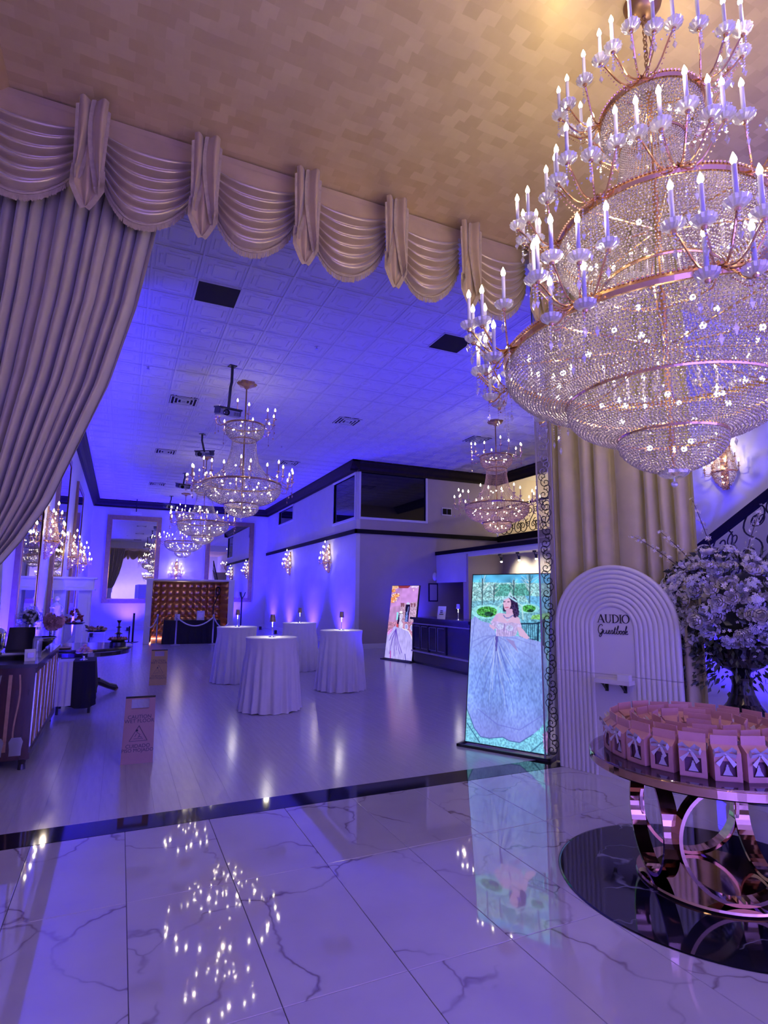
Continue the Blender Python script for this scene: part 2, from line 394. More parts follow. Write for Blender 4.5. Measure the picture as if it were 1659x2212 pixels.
for x, y0, y1 in cells[300:]:
    b_ = bev_tile(MB(), pw, y1-y0, .0003, 0, .01, .0004); far.add([(p[0]+x, p[1]+y0, p[2]) for p in b_.v], b_.f)
tag(far.build('far_planks', M_plank, hf), kind='stuff')

# hall ceiling: pressed 0.612 m tiles in a grid
hc = struct(MB().box(XL, 17.2, YF-.1, YB+.1, ZC+.012, ZC+.1).build('hall_ceiling', M_white))
g = .612; cx0, cy0 = .70-.612*4, 7.9-.612*5
def ctile():
    mb = MB(); s = g-.012
    def ring(a0, z0, a1, z1):
        n = len(mb.v); V = []
        for a, z in ((a0, z0), (a1, z1)): V += [(a, a, z), (g-a, a, z), (g-a, g-a, z), (a, g-a, z)]
        mb.add(V, [(i, 4+i, 4+(i+1) % 4, (i+1) % 4) for i in range(4)])
    ring(.0, -.010, .012, -.010); ring(.012, -.010, .014, .004); ring(.014, .004, .03, .004); ring(.03, .004, .05, -.005); ring(.05, -.005, .062, .005); ring(.062, .005, .15, .005); ring(.15, .005, .165, -.004)
    mb.add([(.165, .165, -.004), (g-.165, .165, -.004), (g-.165, g-.165, -.004), (.165, g-.165, -.004)], [(3, 2, 1, 0)])
    for cx, cy in ((.11, .306), (.502, .306), (.306, .11), (.306, .502)):
        hx, hy = (.026, .13) if abs(cx-.306) > .1 else (.13, .026)
        mb.add([(cx-hx, cy-hy, .005), (cx+hx, cy-hy, .005), (cx+hx, cy+hy, .005), (cx-hx, cy+hy, .005), (cx-hx*.7, cy-hy*.8, -.006), (cx+hx*.7, cy-hy*.8, -.006), (cx+hx*.7, cy+hy*.8, -.006), (cx-hx*.7, cy+hy*.8, -.006)],
               [(7, 6, 5, 4), (0, 4, 5, 1), (1, 5, 6, 2), (2, 6, 7, 3), (3, 7, 4, 0)])
    return mb
ct = ctile(); ct_me = ct.mesh('ceiling_tile', M_ctile)
panels = [(.70, 7.9), (4.68, 7.82)]
cc = []
for i in range(-1, 24):
    for j in range(-1, 42):
        x = cx0+i*g; y = cy0+j*g
        if x < XL-.2 or x > XM-.1 or y < YF-.2 or y > YB-.3: continue
        if abs(x-.70) < .1 and abs(y-7.9) < .1: continue
        cc.append((x, y))
cc.sort(key=lambda c: (0 if inview(c[0]+.6, c[1]) else 1, c[1]))
for x, y in cc[:300]: obj('ceiling_tile', ct_me, hc, (x, y, ZC))
far = MB()
for x, y in cc[300:]: far.add([(p[0]+x, p[1]+y, p[2]+ZC) for p in ct.v], ct.f)
tag(far.build('far_ceiling_tiles', M_ctile, hc), kind='stuff')

# foyer ceiling with gold leaf, crown along the left wall
struct(MB().box(XL, XR, -3.2, 5.0, ZF, ZF+.1).build('foyer_ceiling', M_gceil))
struct(MB().add([(XL, -3.2, ZF), (XL+.37, -3.2, ZF), (XL+.37, 4.9, ZF), (XL, 4.9, ZF), (XL, -3.2, ZF-.34), (XL, 4.9, ZF-.34), (XL+.33, -3.2, ZF-.05), (XL+.33, 4.9, ZF-.05)],
                [(1, 2, 7, 6), (6, 7, 5, 4)]).build('trim_2', M_crown))
# walls
struct(MB().box(XL-.15, XL, -3.2, YB+.15, -.06, ZC+.1).build('wall_left', M_plaster))
struct(MB().box(XL-.15, XB+.2, YB, YB+.15, -.06, ZC+.1).build('wall_back', M_plaster))
struct(MB().box(XL-.15, XR+.15, -3.35, -3.2, -.06, ZC+.1).build('wall_entrance', M_plaster))
struct(MB().box(XL, XR+.1, 4.95, 5.04, ZF-.02, ZC+.05).build('wall_header', M_plaster))
struct(MB().box(XR, XR+.15, -3.2, 8.7, -.06, ZC+.05).build('wall_right', M_plaster))
struct(MB().box(XR, 17.2, 8.7, 8.85, -.06, ZC+.05).build('wall_side', M_taupe))
# block (upper rooms): wall along Y and wall along X, with window openings
def wall_with_holes(name, axis, plane, a0, a1, z0, z1, holes, m, thick=.14):
    """wall split in cells around rectangular holes (a0,a1,z0,z1)"""
    mb = MB(); A = sorted({a0, a1}|{h[0] for h in holes}|{h[1] for h in holes}); Z = sorted({z0, z1}|{h[2] for h in holes}|{h[3] for h in holes})
    for p, q in zip(A[:-1], A[1:]):
        for s_, t_ in zip(Z[:-1], Z[1:]):
            mp, mz = (p+q)/2, (s_+t_)/2
            if any(h[0] < mp < h[1] and h[2] < mz < h[3] for h in holes): continue
            if axis == 'X': mb.box(plane, plane+thick, p, q, s_, t_)
            else: mb.box(p, q, plane, plane+thick, s_, t_)
    return struct(mb.build(name, m))
wall_with_holes('wall_block_side', 'X', XB, YK, YB, -.06, ZC+.05, [(17.34, 19.44, 4.25, 5.68), (24.9, 27.45, 5.07, 5.69)], M_plaster)
wall_with_holes('wall_block_front', 'Y', YK, XB+.14, XM+.2, -.06, ZC+.05, [(XB+.14, 9.45, 4.25, 5.85)], M_taupe)
def window(n, axis, plane, a0, a1, z0, z1, fr=.075):
    W_ = struct(obj(f'window_{n}', None, None)); mb = MB()
    def bx(p, q, s_, t_, d0, d1): (mb.box(plane+d0, plane+d1, p, q, s_, t_) if axis == 'X' else mb.box(p, q, plane+d0, plane+d1, s_, t_))
    bx(a0-fr, a1+fr, z0-fr, z0, -.03, .05); bx(a0-fr, a1+fr, z1, z1+fr, -.03, .05); bx(a0-fr, a0, z0, z1, -.03, .05); bx(a1, a1+fr, z0, z1, -.03, .05)
    mb.build('window_frame', M_white, W_); mb = MB(); bx(a0, a1, z0, z1, .04, .06); mb.build('pane', M_glassd, W_)
window(1, 'X', XB, 17.34, 19.44, 4.25, 5.68); window(2, 'X', XB, 24.9, 27.45, 5.07, 5.69); window(3, 'Y', YK, XB+.14, 9.45, 4.25, 5.85)
# crown trims (dark) and belt trims
def crown(name, x0, y0, x1, y1, side, z=ZC, h=.34, d=.26):
    mb = MB(); v = Vector((x1-x0, y1-y0, 0)).normalized(); nrm = Vector((-v.y, v.x, 0))*side
    prof = [(0, 0), (d, 0), (d, -.05), (d*.8, -.09), (d*.55, -.2), (d*.25, -.27), (d*.2, -h), (0, -h)]
    V = []
    for e in (Vector((x0, y0, 0)), Vector((x1, y1, 0))):
        V += [tuple(e+nrm*p+Vector((0, 0, z+q))) for p, q in prof]
    k = len(prof); mb.add(V, [(i, (i+1) % k, k+(i+1) % k, k+i) for i in range(k)]+[tuple(range(k)), tuple(range(k, 2*k))])
    return struct(mb.build(name, M_trimr))
crown('trim_3', XL, YF, XL, YB, -1); crown('trim_4', XL, YB, XB, YB, -1); crown('trim_5', XB, YB, XB, YK-.26, -1); crown('trim_6', XB-.26, YK, XM, YK, -1); crown('trim_7', XM, YK, XM, 8.85, -1)
struct(MB().box(XB-.05, XB+.02, YK-.05, YB, 3.70, 3.84).build('trim_8', M_trim))
struct(MB().box(XB-.05, XM, YK-.05, YK+.02, 3.70, 3.84).build('trim_9', M_trim))
# baseboards
struct(MB().box(XL, XL+.02, YF, YB, 0, .16).build('baseboard_left', M_white))
struct(MB().box(XL, XB, YB-.02, YB, 0, .16).build('baseboard_back', M_white))
struct(MB().box(XB-.02, XB, YK-.02, YB, 0, .16).build('baseboard_block', M_white))
struct(MB().box(XB-.02, 9.9, YK-.02, YK, 0, .16).build('baseboard_front', M_white))
# mezzanine over the reception
YN = 15.2
struct(MB().box(XM, 17.2, 8.85, YK+.2, 3.60, 3.77).build('mezzanine_floor', M_taupe))
struct(MB().box(XM-.06, XM+.04, 8.85, YK, 3.66, 3.86).build('trim_10', M_trim))
struct(MB().box(17.2, 17.35, 8.7, YK+.2, 3.6, ZC+.05).build('wall_mezzanine', M_taupe))
struct(MB().box(XM+.2, 17.2, YK, YK+.14, 3.6, ZC+.05).build('wall_mezzanine_end', M_taupe))
struct(MB().box(XM-.02, XM+.1, 8.85, YK, -.06, 3.62).build('wall_under_mezzanine', M_taupe))
# reception roof box: fascia on X=9.87
FX = 9.87
struct(MB().box(FX, XM, 8.85, YK, 3.02, 3.14).build('reception_ceiling', M_white))
struct(MB().box(FX-.05, FX+.05, 8.85, YK, 3.08, 3.2).build('trim_11', M_trim))
struct(MB().box(FX, FX+.12, YN+.125, YK, 2.14, 3.02).build('wall_fascia', M_plaster))
struct(MB().box(FX, 11.2, YN, YN+.12, -.06, 3.02).box(FX, FX+.12, YN+.125, YN+.3, -.06, 2.13).build('wall_nook', M_taupe))
struct(MB().box(11.2, 11.32, 8.85, YN, -.06, 3.03).build('wall_logo', M_taupe))
struct(MB().box(FX-.002, FX+.1, 8.85, YN, 2.93, 3.03).build('trim_12', M_white))
# wall behind the straight drape, beside the opening
A_ = Vector((4.40, 5.03, 0)); B_ = Vector((4.90, 3.69, 0)); dd = (B_-A_).normalized(); nn = Vector((-dd.y, dd.x, 0))   # nn points away from camera
struct(MB().prism([(p.x, p.y) for p in (A_, B_, B_+nn*.16, A_+nn*.16)], -.06, ZC).build('wall_pier', M_plaster))
# stair side: stringer wall, treads behind it, iron railing
SX = 8.0
def stair_z(y): return .61*(8.45-y)          # tread line
pts = [(8.45, 0), (8.45, .02), (1.9, stair_z(1.9)), (1.9, 0)]
stw = struct(MB().add([(SX, y, z) for y, z in pts]+[(SX+.1, y, z) for y, z in pts], [(3, 2, 1, 0), (4, 5, 6, 7)]+[(i, (i+1) % 4, 4+(i+1) % 4, 4+i) for i in range(4)]).build('wall_stair', M_plaster))
stairs = struct(obj('stair_floor', None))
for k in range(22):
    y = 8.45-k*.28; z = .171*(k+1)
    MB().box(SX+.1, XR, y-.28, y, 0, z).build('tread', M_taupe, stairs)

# ================================================================== SCROLL IRONWORK
def spiral(c, r0, turns, start, n=26, flip=1):
    return [(c[0]+r0*(1-t*.86)*math.cos(start+flip*turns*2*PI*t), c[1]+r0*(1-t*.86)*math.sin(start+flip*turns*2*PI*t)) for t in [i/n for i in range(n+1)]]
def s_scroll(h, k=1):
    """S shaped scroll of height h in local xy (x across, y up)"""
    r = h*.23; top = spiral((k*r*.35, h-r), r, 1.35, PI if k > 0 else 0, flip=-k); bot = spiral((-k*r*.35, r), r, 1.35, 0 if k > 0 else PI, flip=-k)
    a, b = top[0], bot[0]; g_ = h*.22
    mid = [((1-t)**3*a[0]+3*(1-t)**2*t*a[0]+3*(1-t)*t*t*b[0]+t**3*b[0], (1-t)**3*a[1]+3*(1-t)**2*t*(a[1]-g_)+3*(1-t)*t*t*(b[1]+g_)+t**3*b[1]) for t in [i/8 for i in range(1, 8)]]
    return top[::-1]+mid+bot
def stair_rail():
    R = thing('stair_railing', 'black wrought iron stair railing with scrolls and thick sloping handrail', 'railing')
    h0, h1 = .10, .92; ya, yb = 8.2, 2.0
    P = lambda y, o: (SX+.05, y, stair_z(y)+o)
    MB().bar(P(ya, h1), P(yb, h1), .075, .11).build('handrail', M_trim, R); MB().bar(P(ya, h0), P(yb, h0), .03).build('bottom_rail', M_iron, R)
    n = 15; stp = (ya-yb)/n
    for i in range(n+1):
        if i % 5 == 0: MB().bar(P(ya-stp*i, 0), P(ya-stp*i, h1), .03).build('post', M_iron, R)
    for i in range(n):
        yc = ya-stp*(i+.5); mb = MB()
        sh = lambda q, k_: (SX+.05, yc-q[0]*1., stair_z(yc-q[0])+h0+q[1])
        mb.tube([sh(q, 0) for q in s_scroll(h1-h0, 1 if i % 2 else -1)], .012, 5)
        for s_ in (-1, 1): mb.tube([sh((q[0]+s_*.13, q[1]+(.08 if s_ < 0 else .42)), 0) for q in spiral((0, .16), .11, 1.3, PI/2*s_, flip=s_)], .009, 5)
        mb.build('scroll', M_iron, R)
stair_rail()
def balcony_rail():
    R = thing('balcony_railing', 'black iron scroll balcony railing along the lit mezzanine', 'railing')
    z0, z1 = 3.88, 4.86
    MB().box(XM-.03, XM+.03, 9.0, YK-.05, z1, z1+.07).build('handrail', M_trim, R); MB().box(XM-.015, XM+.015, 9.0, YK-.05, z0-.02, z0+.01).build('bottom_rail', M_iron, R)
    i = 0; y = YK-.3
    while y > 9.2:
        mb = MB()
        mb.tube([(XM, y-q[0], z0+q[1]) for q in s_scroll(z1-z0, 1 if i % 2 else -1)], .016, 5)
        mb.tube([(XM, y-.2-q[0], z0+.2+q[1]) for q in spiral((0, .1), .15, 1.4, PI/2, flip=1)], .013, 5)
        mb.tube([(XM, y-.2-q[0], z0+.62+q[1]) for q in spiral((0, .1), .15, 1.4, -PI/2, flip=-1)], .013, 5)
        mb.build('scroll', M_iron, R); y -= .4; i += 1
balcony_rail()
# see-through scroll panel standing at the end of the opening
def scroll_panel():
    a = Vector((4.165, 4.985, 0)); b = Vector((4.255, 4.85, 0)); d = (b-a).normalized(); wd = (b-a).length
    R = thing('scroll_screen', 'tall narrow clear screen with printed silver scrolls beside the drape', 'screen', tuple(a), math.atan2(d.y, d.x))
    MB().box(0, wd, -.004, .004, 0, 5.5).build('clear_sheet', crystal('clear_film', (.55, .5, .55), .66, .4, .5, .2), R)
    MB().box(-.012, 0, -.01, .01, 0, 5.5).box(wd, wd+.012, -.01, .01, 0, 5.5).build('side_frame', M_silver, R)
    z = .05; k = 0
    while z < 5.35:
        mb = MB(); f = 1 if k % 2 else -1
        mb.tube([(wd/2+q[0], -.008, z+q[1]) for q in spiral((f*.012, .07), .062, 1.4, PI/2, 20, f)], .0042, 4)
        mb.tube([(wd/2+q[0], -.008, z+.07+q[1]) for q in spiral((-f*.02, .07), .05, 1.3, -PI/2, 18, -f)], .0036, 4)
        mb.build('scroll', M_iron if z < 3 else M_silver, R); z += .135; k += 1
scroll_panel()

# ================================================================== DRAPERY
VX = [-1.31, -.447, .415, 1.306, 2.205, 3.062, 3.935, 4.60]
def valance():
    R = thing('swag_valance', 'taupe satin swag valance with fringed tails under gold ceiling', 'valance')
    YV = 4.79; zt = 5.56
    MB().box(XL+.02, 4.75, YV-.01, YV+.06, zt-.07, zt+.03).build('header_band', M_satin, R)
    for i in range(len(VX)-1):
        x0, x1 = VX[i]+.04, VX[i+1]-.04; drop, side = .86, .40; ph = RNG.random()*.12-.06; nf = 6
        def fn(u, v, x0=x0, x1=x1, ph=ph):
            uu = u+.07*math.sin(PI*u)**2*v                                # folds hang a little off centre
            s_ = 1-abs(2*uu-1)**2.3
            lag = max(0, v-.04)/.96
            z = zt-.03-v*side*(1-.1*s_)-lag**.9*(drop-side*.9)*s_
            w = max(0, (v-.20)/.76)*nf; fr_ = w-math.floor(w)
            saw = (fr_/.72)**1.2 if fr_ < .72 else (1-(fr_-.72)/.28)**.8  # soft rolls, undercut below
            env = (1 if .20 < v < .96 else 0)
            y = YV-.02-.06*s_*v-env*(.030+.065*s_)*saw
            return (x0+(x1-x0)*u, y, z)
        s_ = MB().grid(fn, 40, 96).build('swag', M_satin, R, smooth=True)
        fr = MB()
        for k in range(150):
            u = (k+RNG.random()*.6)/150; p = fn(u, 1); q = fn(u, .985); ln = .05+.012*RNG.random()
            fr.add([(p[0]-.0035, p[1]-.008, p[2]+.012), (p[0]+.0035, p[1]-.006, p[2]+.012), (p[0]+.003+RNG.normal()*.003, p[1]-.01, p[2]-ln), (p[0]-.003, p[1]-.012, p[2]-ln)], [(0, 1, 2, 3)])
        fr.tube([(fn(u, .99)[0], fn(u, .99)[1]-.012, fn(u, .99)[2]) for u in [k/24 for k in range(25)]], .011, 5)
        tag(fr.build('fringe', M_fringe, s_), kind='stuff')
    for i in range(1, len(VX)-1):
        x = VX[i]; T = obj('tail', None, R, (x, YV-.16, zt))
        # inner tongue (longest), then two cascading flaps
        def tongue(u, v):
            half = (.06+.035*min(1, v/.7)) if v < .80 else (.095)*(1-(v-.80)/.20)**.8
            zz = -.93*v; return ((u-.5)*2*max(half, .004), -.012*math.cos(u*PI*4)-.02, zz)
        t_ = MB().grid(tongue, 16, 26).build('tail_cloth', M_satin, T, smooth=True)
        fr = MB()
        for s_ in (0, 1):
            for k in range(60):
                v = .62+.38*k/60; p = tongue(s_, v); d = (1 if s_ else -1)
                fr.add([(p[0]-d*.006, p[1]-.004, p[2]+.006), (p[0]-d*.006, p[1]-.004, p[2]-.004), (p[0]+d*.026, p[1]-.006, p[2]-.024), (p[0]+d*.026, p[1]-.006, p[2]-.014)], [(0, 1, 2, 3)])
        for s_ in (-1, 1):
            ln = .60 if s_ < 0 else .70
            def flap(u, v, s_=s_, ln=ln):
                xo = s_*(.105-.02*v); xi = s_*(.012+.075*v**1.5)-s_*.03*math.sin(v*PI)
                zz = -ln*v-(.0 if v < .6 else (v-.6)*.22*(u))
                return (xo+(xi-xo)*u, -.05-.028*math.sin(u*PI*1.5)-.012*s_, zz)
            MB().grid(flap, 10, 24).build('flap', M_satin, T, smooth=True)
            for k in range(90):
                v = k/90; p = flap(1, v); d = -s_
                fr.add([(p[0], p[1]-.004, p[2]+.006), (p[0], p[1]-.004, p[2]-.006), (p[0]+d*.03, p[1]-.012, p[2]-.022), (p[0]+d*.03, p[1]-.012, p[2]-.010)], [(0, 1, 2, 3)])
                p = flap(0, v); d = s_
                if v > .12: fr.add([(p[0], p[1]-.004, p[2]+.006), (p[0], p[1]-.004, p[2]-.006), (p[0]+d*.022, p[1]-.006, p[2]-.02), (p[0]+d*.022, p[1]-.006, p[2]-.010)], [(0, 1, 2, 3)])
            for k in range(14):
                p = flap(k/13, 1); fr.add([(p[0]-.006, p[1]-.004, p[2]+.01), (p[0]+.006, p[1]-.004, p[2]+.01), (p[0]+.006, p[1]-.008, p[2]-.035), (p[0]-.006, p[1]-.008, p[2]-.035)], [(0, 1, 2, 3)])
        tag(fr.build('fringe', M_fringe, T), kind='stuff')
valance()
def left_drape():
    R = thing('tied_drape', 'long taupe drape swept aside and gathered towards the wall', 'curtain')
    ez = [5.52, 4.652, 4.053, 3.357, 2.812, 2.374, 2.093, 1.907, 1.70, 1.55, 1.3, .05]
    ex = [.17, .063, -.023, -.178, -.362, -.51, -.661, -.784, -.93, -1.0, -.98, -.92]
    el = [-1.40, -1.40, -1.39, -1.38, -1.36, -1.33, -1.30, -1.28, -1.26, -1.25, -1.27, -1.30]
    npl = 15
    def fn(u, v):
        z = 5.52-(5.52-.05)*v
        xr = np.interp(-z, [-q for q in ez], ex); xl = np.interp(-z, [-q for q in ez], el)
        uu = u+.010*math.sin(9*u+v*3)
        x = xl+(xr-xl)*uu; sq = (xr-xl)/1.5
        amp = .062+.03*(1-sq)
        a = uu*npl*2*PI+.5*math.sin(uu*17)
        y = 4.90-amp*math.cos(a)*(.75+.25*math.sin(uu*23))-.03*math.cos(uu*npl*PI*.7+1)
        return (x+.012*math.sin(a)*sq, y, z)
    MB().grid(fn, 260, 70).build('drape_cloth', M_drape, R, smooth=True)
    MB().tube([(-1.38, 4.83, 1.62), (-1.28, 4.69, 1.58), (-1.1, 4.66, 1.57), (-1.0, 4.74, 1.60), (-1.05, 4.85, 1.64)], .035, 8).build('tieback', M_satin, R)
left_drape()
def right_drape():
    R = thing('straight_drape', 'straight taupe velvet drape hanging in deep pleats behind the white arch', 'curtain')
    a = Vector((4.335, 4.97, 0)); b = Vector((4.86, 3.57, 0)); d = (b-a).normalized(); n_ = Vector((d.y, -d.x, 0))   # towards camera
    L_ = (b-a).length; npl = 8
    # pleat positions of uneven width
    def fn(u, v):
        z = 5.58*(1-v)+.01
        ph = u*npl+.35*math.sin(u*7.1)+.2*math.sin(u*15+1)
        fr = ph-math.floor(ph)
        off = .115*(math.sin(PI*min(1, fr/.82))**.45 if fr < .82 else 0)-.02*math.sin(u*31+v*2)*.4
        p = a+d*(L_*u+.01*math.sin(v*5+u*20))+n_*(-.03+off)
        return (p.x, p.y, z)
    MB().grid(fn, 240, 18).build('drape_cloth', M_drape, R, smooth=True)
right_drape()

# ================================================================== CHANDELIERS
ivory = mat('candle_sleeve', (.66, .63, .70), .35)
def bob_mesh(r):
    mb = MB().lathe([(.18*r, -.012), (.45*r, -.010), (.85*r, .006), (1.0*r, .022), (.95*r, .026), (.5*r, .0)], 28, wob=lambda a, i: 1+(.05 if i in (2, 3, 4) else 0)*math.cos(14*a))
    return mb.mesh('bobeche', M_bob)
def candle_mesh(h, r=.0105):
    return MB().lathe([(0, .0), (r, 0), (r, h), (r*.6, h+.006), (0, h+.006)], 10).mesh('candle', ivory, True)
def bulb_mesh(s=1.):
    return MB().lathe([(0, 0), (.008*s, .002*s), (.013*s, .014*s), (.0115*s, .026*s), (.006*s, .040*s), (.0012*s, .052*s)], 10).mesh('bulb', M_bulb, True)
def drop_mesh(n=5, s=1.):
    mb = MB()
    for i in range(n): mb.octa((0, 0, -.016*s*i), .0065*s)
    mb.octa((0, 0, -.016*s*n-.022*s), .012*s, .012*s, .026*s)
    return mb.mesh('crystal_drop', M_drop)
def arm_curve(lat, out, up):
    p0 = Vector((0, 0, 0)); p3 = Vector((out, lat, up))
    pts = []
    for i in range(9):
        t = i/8; e = t*t*(3-2*t)
        pts.append((out*t**.9, lat*t, -.05*math.sin(PI*t)+up*e**2.2))
    return pts
def ring_band(mb, r, z, h=.03, t=.012, n=96):
    return mb.lathe([(r, z-h/2), (r+t, z-h/2), (r+t*1.6, z), (r+t, z+h/2), (r, z+h/2), (r, z-h/2)], n)
def big_chandelier():
    cx, cy = 2.887, 2.254
    R = thing('grand_chandelier', 'huge tiered crystal bead chandelier with gold rims above the round gift table', 'chandelier', (cx, cy, 0))
    # gold rims
    for r, z, h in ((.936, 3.136, .045), (.575, 2.858, .022), (.289, 2.636, .022), (.588, 3.91, .04), (.289, 4.766, .035), (.33, 3.61, .02), (.185, 4.545, .018)):
        mb = MB(); ring_band(mb, r, z, h, .014 if h > .03 else .007); o = mb.build('rim', M_gold, R, smooth=False)
        if h > .03:
            n = int(2*PI*r/.021); tr = MB()
            for k in range(n):
                a = 2*PI*k/n; tr.octa(((r+.016)*math.cos(a), (r+.016)*math.sin(a), z+h/2+.004), .009)
            tag(tr.build('rim_beading', M_gold, o), kind='stuff')
    # frame rods, stem, chain, canopy
    mb = MB(); mb.tube([(0, 0, 2.45), (0, 0, 5.0)], .018, 8); mb.build('stem', M_gold, R)
    for z0, r0, z1, r1, n in ((3.14, .93, 2.86, .57, 10), (3.91, .58, 3.62, .33, 8), (4.76, .285, 4.55, .185, 6)):
        for k in range(n):
            a = 2*PI*k/n; MB().tube([(r0*math.cos(a), r0*math.sin(a), z0), (.05*math.cos(a), .05*math.sin(a), z0+.05)], .006, 5).build('spoke', M_gold, R)
    for k in range(18):
        z = 5.0+k*.03; mb = MB(); ph = (k % 2)*PI/2
        mb.tube([(.014*math.cos(t)*math.cos(ph), .014*math.cos(t)*math.sin(ph), z+.02*math.sin(t)) for t in [2*PI*i/10 for i in range(10)]], .0035, 5, closed=True); mb.build('chain_link', M_dgold, R)
    MB().tube([(.02, 0, 5.52), (.07, .02, 5.40), (.05, -.02, 5.25), (0, .01, 5.05), (.02, 0, 4.9)], .004, 5).build('power_cord', M_dgold, R)
    MB().lathe([(0, 5.50), (.05, 5.50), (.075, 5.52), (.11, 5.56), (.12, 5.60)], 32).build('canopy', M_dgold, R, smooth=True)
    # bead skins
    s = .0195
    skins = [('lower_bowl', [(.936, 3.12), (.945, 3.03), (.86, 2.94), (.74, 2.88), (.585, 2.862)]),
             ('middle_bowl', [(.575, 2.85), (.575, 2.77), (.49, 2.69), (.38, 2.65), (.295, 2.638)]),
             ('bottom_bowl', [(.289, 2.628), (.29, 2.56), (.21, 2.48), (.12, 2.44), (.06, 2.428)]),
             ('upper_bowl', [(.588, 3.90), (.60, 3.80), (.53, 3.70), (.42, 3.64), (.33, 3.615)]),
             ('crown_bowl', [(.289, 4.755), (.30, 4.67), (.26, 4.60), (.22, 4.56), (.185, 4.548)])]
    for nm, pr in skins: tag(beads('bead_net', bead_surface(pr, s, s*.95, jitter=.0012), .0088, M_bead, R), kind='stuff')
    for pr, n in (([(.33, 3.61), (.36, 3.45), (.52, 3.28), (.92, 3.15)], 110), ([(.185, 4.545), (.20, 4.35), (.30, 4.10), (.58, 3.925)], 72), ([(.03, 5.02), (.05, 4.93), (.12, 4.84), (.28, 4.775)], 40)):
        tag(beads('bead_strands', strands(pr, n, .0165), .0080, M_bead, R), kind='stuff')
    # finial
    MB().lathe([(.05, 2.435), (.082, 2.428), (.078, 2.41), (.05, 2.392), (.015, 2.385), (0, 2.384)], 18, wob=lambda a, i: 1+.04*math.cos(9*a)).build('finial_dish', M_drop, R)
    MB().ball((0, 0, 2.352), .019, 8, 6).tube([(0, 0, 2.39), (0, 0, 2.365)], .005, 5).build('finial_ball', M_drop, R)
    # arms
    bm, cm, lm, dm = bob_mesh(.052), candle_mesh(.175), bulb_mesh(1.05), drop_mesh(4, 1.1); dm2 = drop_mesh(7, 1.2)
    layout = [(-.20, .10, .13), (-.11, .20, .07), (0, .25, .10), (.11, .20, .07), (.20, .10, .13), (-.09, .13, -.13), (.09, .13, -.13)]
    variants = []
    for lat, out, up in layout:
        mb = MB(); pts = arm_curve(lat, out, up); mb.tube(pts, .0055, 5); mb.ball((out, lat, up-.004), .014, 8, 4); mb.octa((.0, 0, .0), .022, .022, .03)
        n_ = len(pts)
        for i in range(3, n_-1):                           # strung beads under the arm
            for q in (0, .5):
                a, b = Vector(pts[i]), Vector(pts[i+1]); p = a.lerp(b, q); mb.octa((p.x, p.y, p.z-.018-.02*math.sin(PI*(i+q)/n_)), .006)
        variants.append(mb.mesh('candle_arm', M_gold))
    swag_me = MB()
    for t in [i/14 for i in range(15)]: swag_me.octa((.17+.05*math.sin(PI*t), -.20+.40*t, -.10*math.sin(PI*t)+.05), .0075)
    swag_me = swag_me.mesh('bead_swag', M_drop)
    for r, z, az0, n in ((.95, 3.15, 160, 10), (.60, 3.925, 189, 9), (.30, 4.78, 139, 5)):
        for k in range(n):
            a = math.radians(az0+360*k/n)
            for j, (lat, out, up) in enumerate(layout if r > .9 else layout[:5]):
                o = obj('candle_arm', variants[j], R, (r*math.cos(a), r*math.sin(a), z), a)
                dz = (0, .02, -.01, .015, .01)[(j+k) % 5]
                obj('bobeche', bm, o, (out, lat, up+.012)); obj('candle', cm, o, (out, lat, up+.016)); obj('bulb', lm, o, (out, lat, up+.196)); obj('crystal_drop', dm, o, (out+.01, lat, up-.02))
            obj('bead_swag', swag_me, R, (r*math.cos(a), r*math.sin(a), z), a)
            # second hub hanging below the rim with drops
            if r > .5:
                for q, zz in ((.10, -.05), (-.10, -.05), (.03, -.16), (-.03, -.20)): obj('crystal_drop', dm2, R, ((r+.05)*math.cos(a+q), (r+.05)*math.sin(a+q), z+zz))
    # bulbs inside the bowls
    ib = MB().ball((0, 0, 0), .016, 8, 6).mesh('inner_bulb', M_bulbw, True)
    for r, z, n in ((.62, 3.03, 14), (.30, 2.80, 7), (.12, 2.58, 3), (.40, 3.80, 9), (.16, 4.70, 4), (.28, 3.36, 6)):
        for k in range(n):
            a = 2*PI*(k+.3*RNG.random())/n; obj('inner_bulb', ib, R, (r*math.cos(a), r*math.sin(a), z))
    for z, r, n, e in ((3.02, .5, 4, .42), (3.78, .3, 3, .38), (2.62, .0, 1, .35), (4.68, .0, 1, .5)):
        for k in range(n):
            a = 2*PI*k/n+.4; light('chandelier_light', 'POINT', (r*math.cos(a), r*math.sin(a), z), P_BIG*e, WARM, R, .02)
    for k in range(6):
        a = 2*PI*k/6+.3; light('candle_light', 'POINT', (1.2*math.cos(a), 1.2*math.sin(a), 3.52), P_BIG*.55, WARM, R, .02)
    for k in range(4):
        a = 2*PI*k/4+.3; light('candle_light', 'POINT', (.62*math.cos(a), .62*math.sin(a), 4.98), P_BIG*.45, WARM, R, .02)
    for k in range(5):
        a = 2*PI*k/5+.1; light('candle_light', 'POINT', (.9*math.cos(a), .9*math.sin(a), 4.28), P_BIG*.5, WARM, R, .02)
big_chandelier()

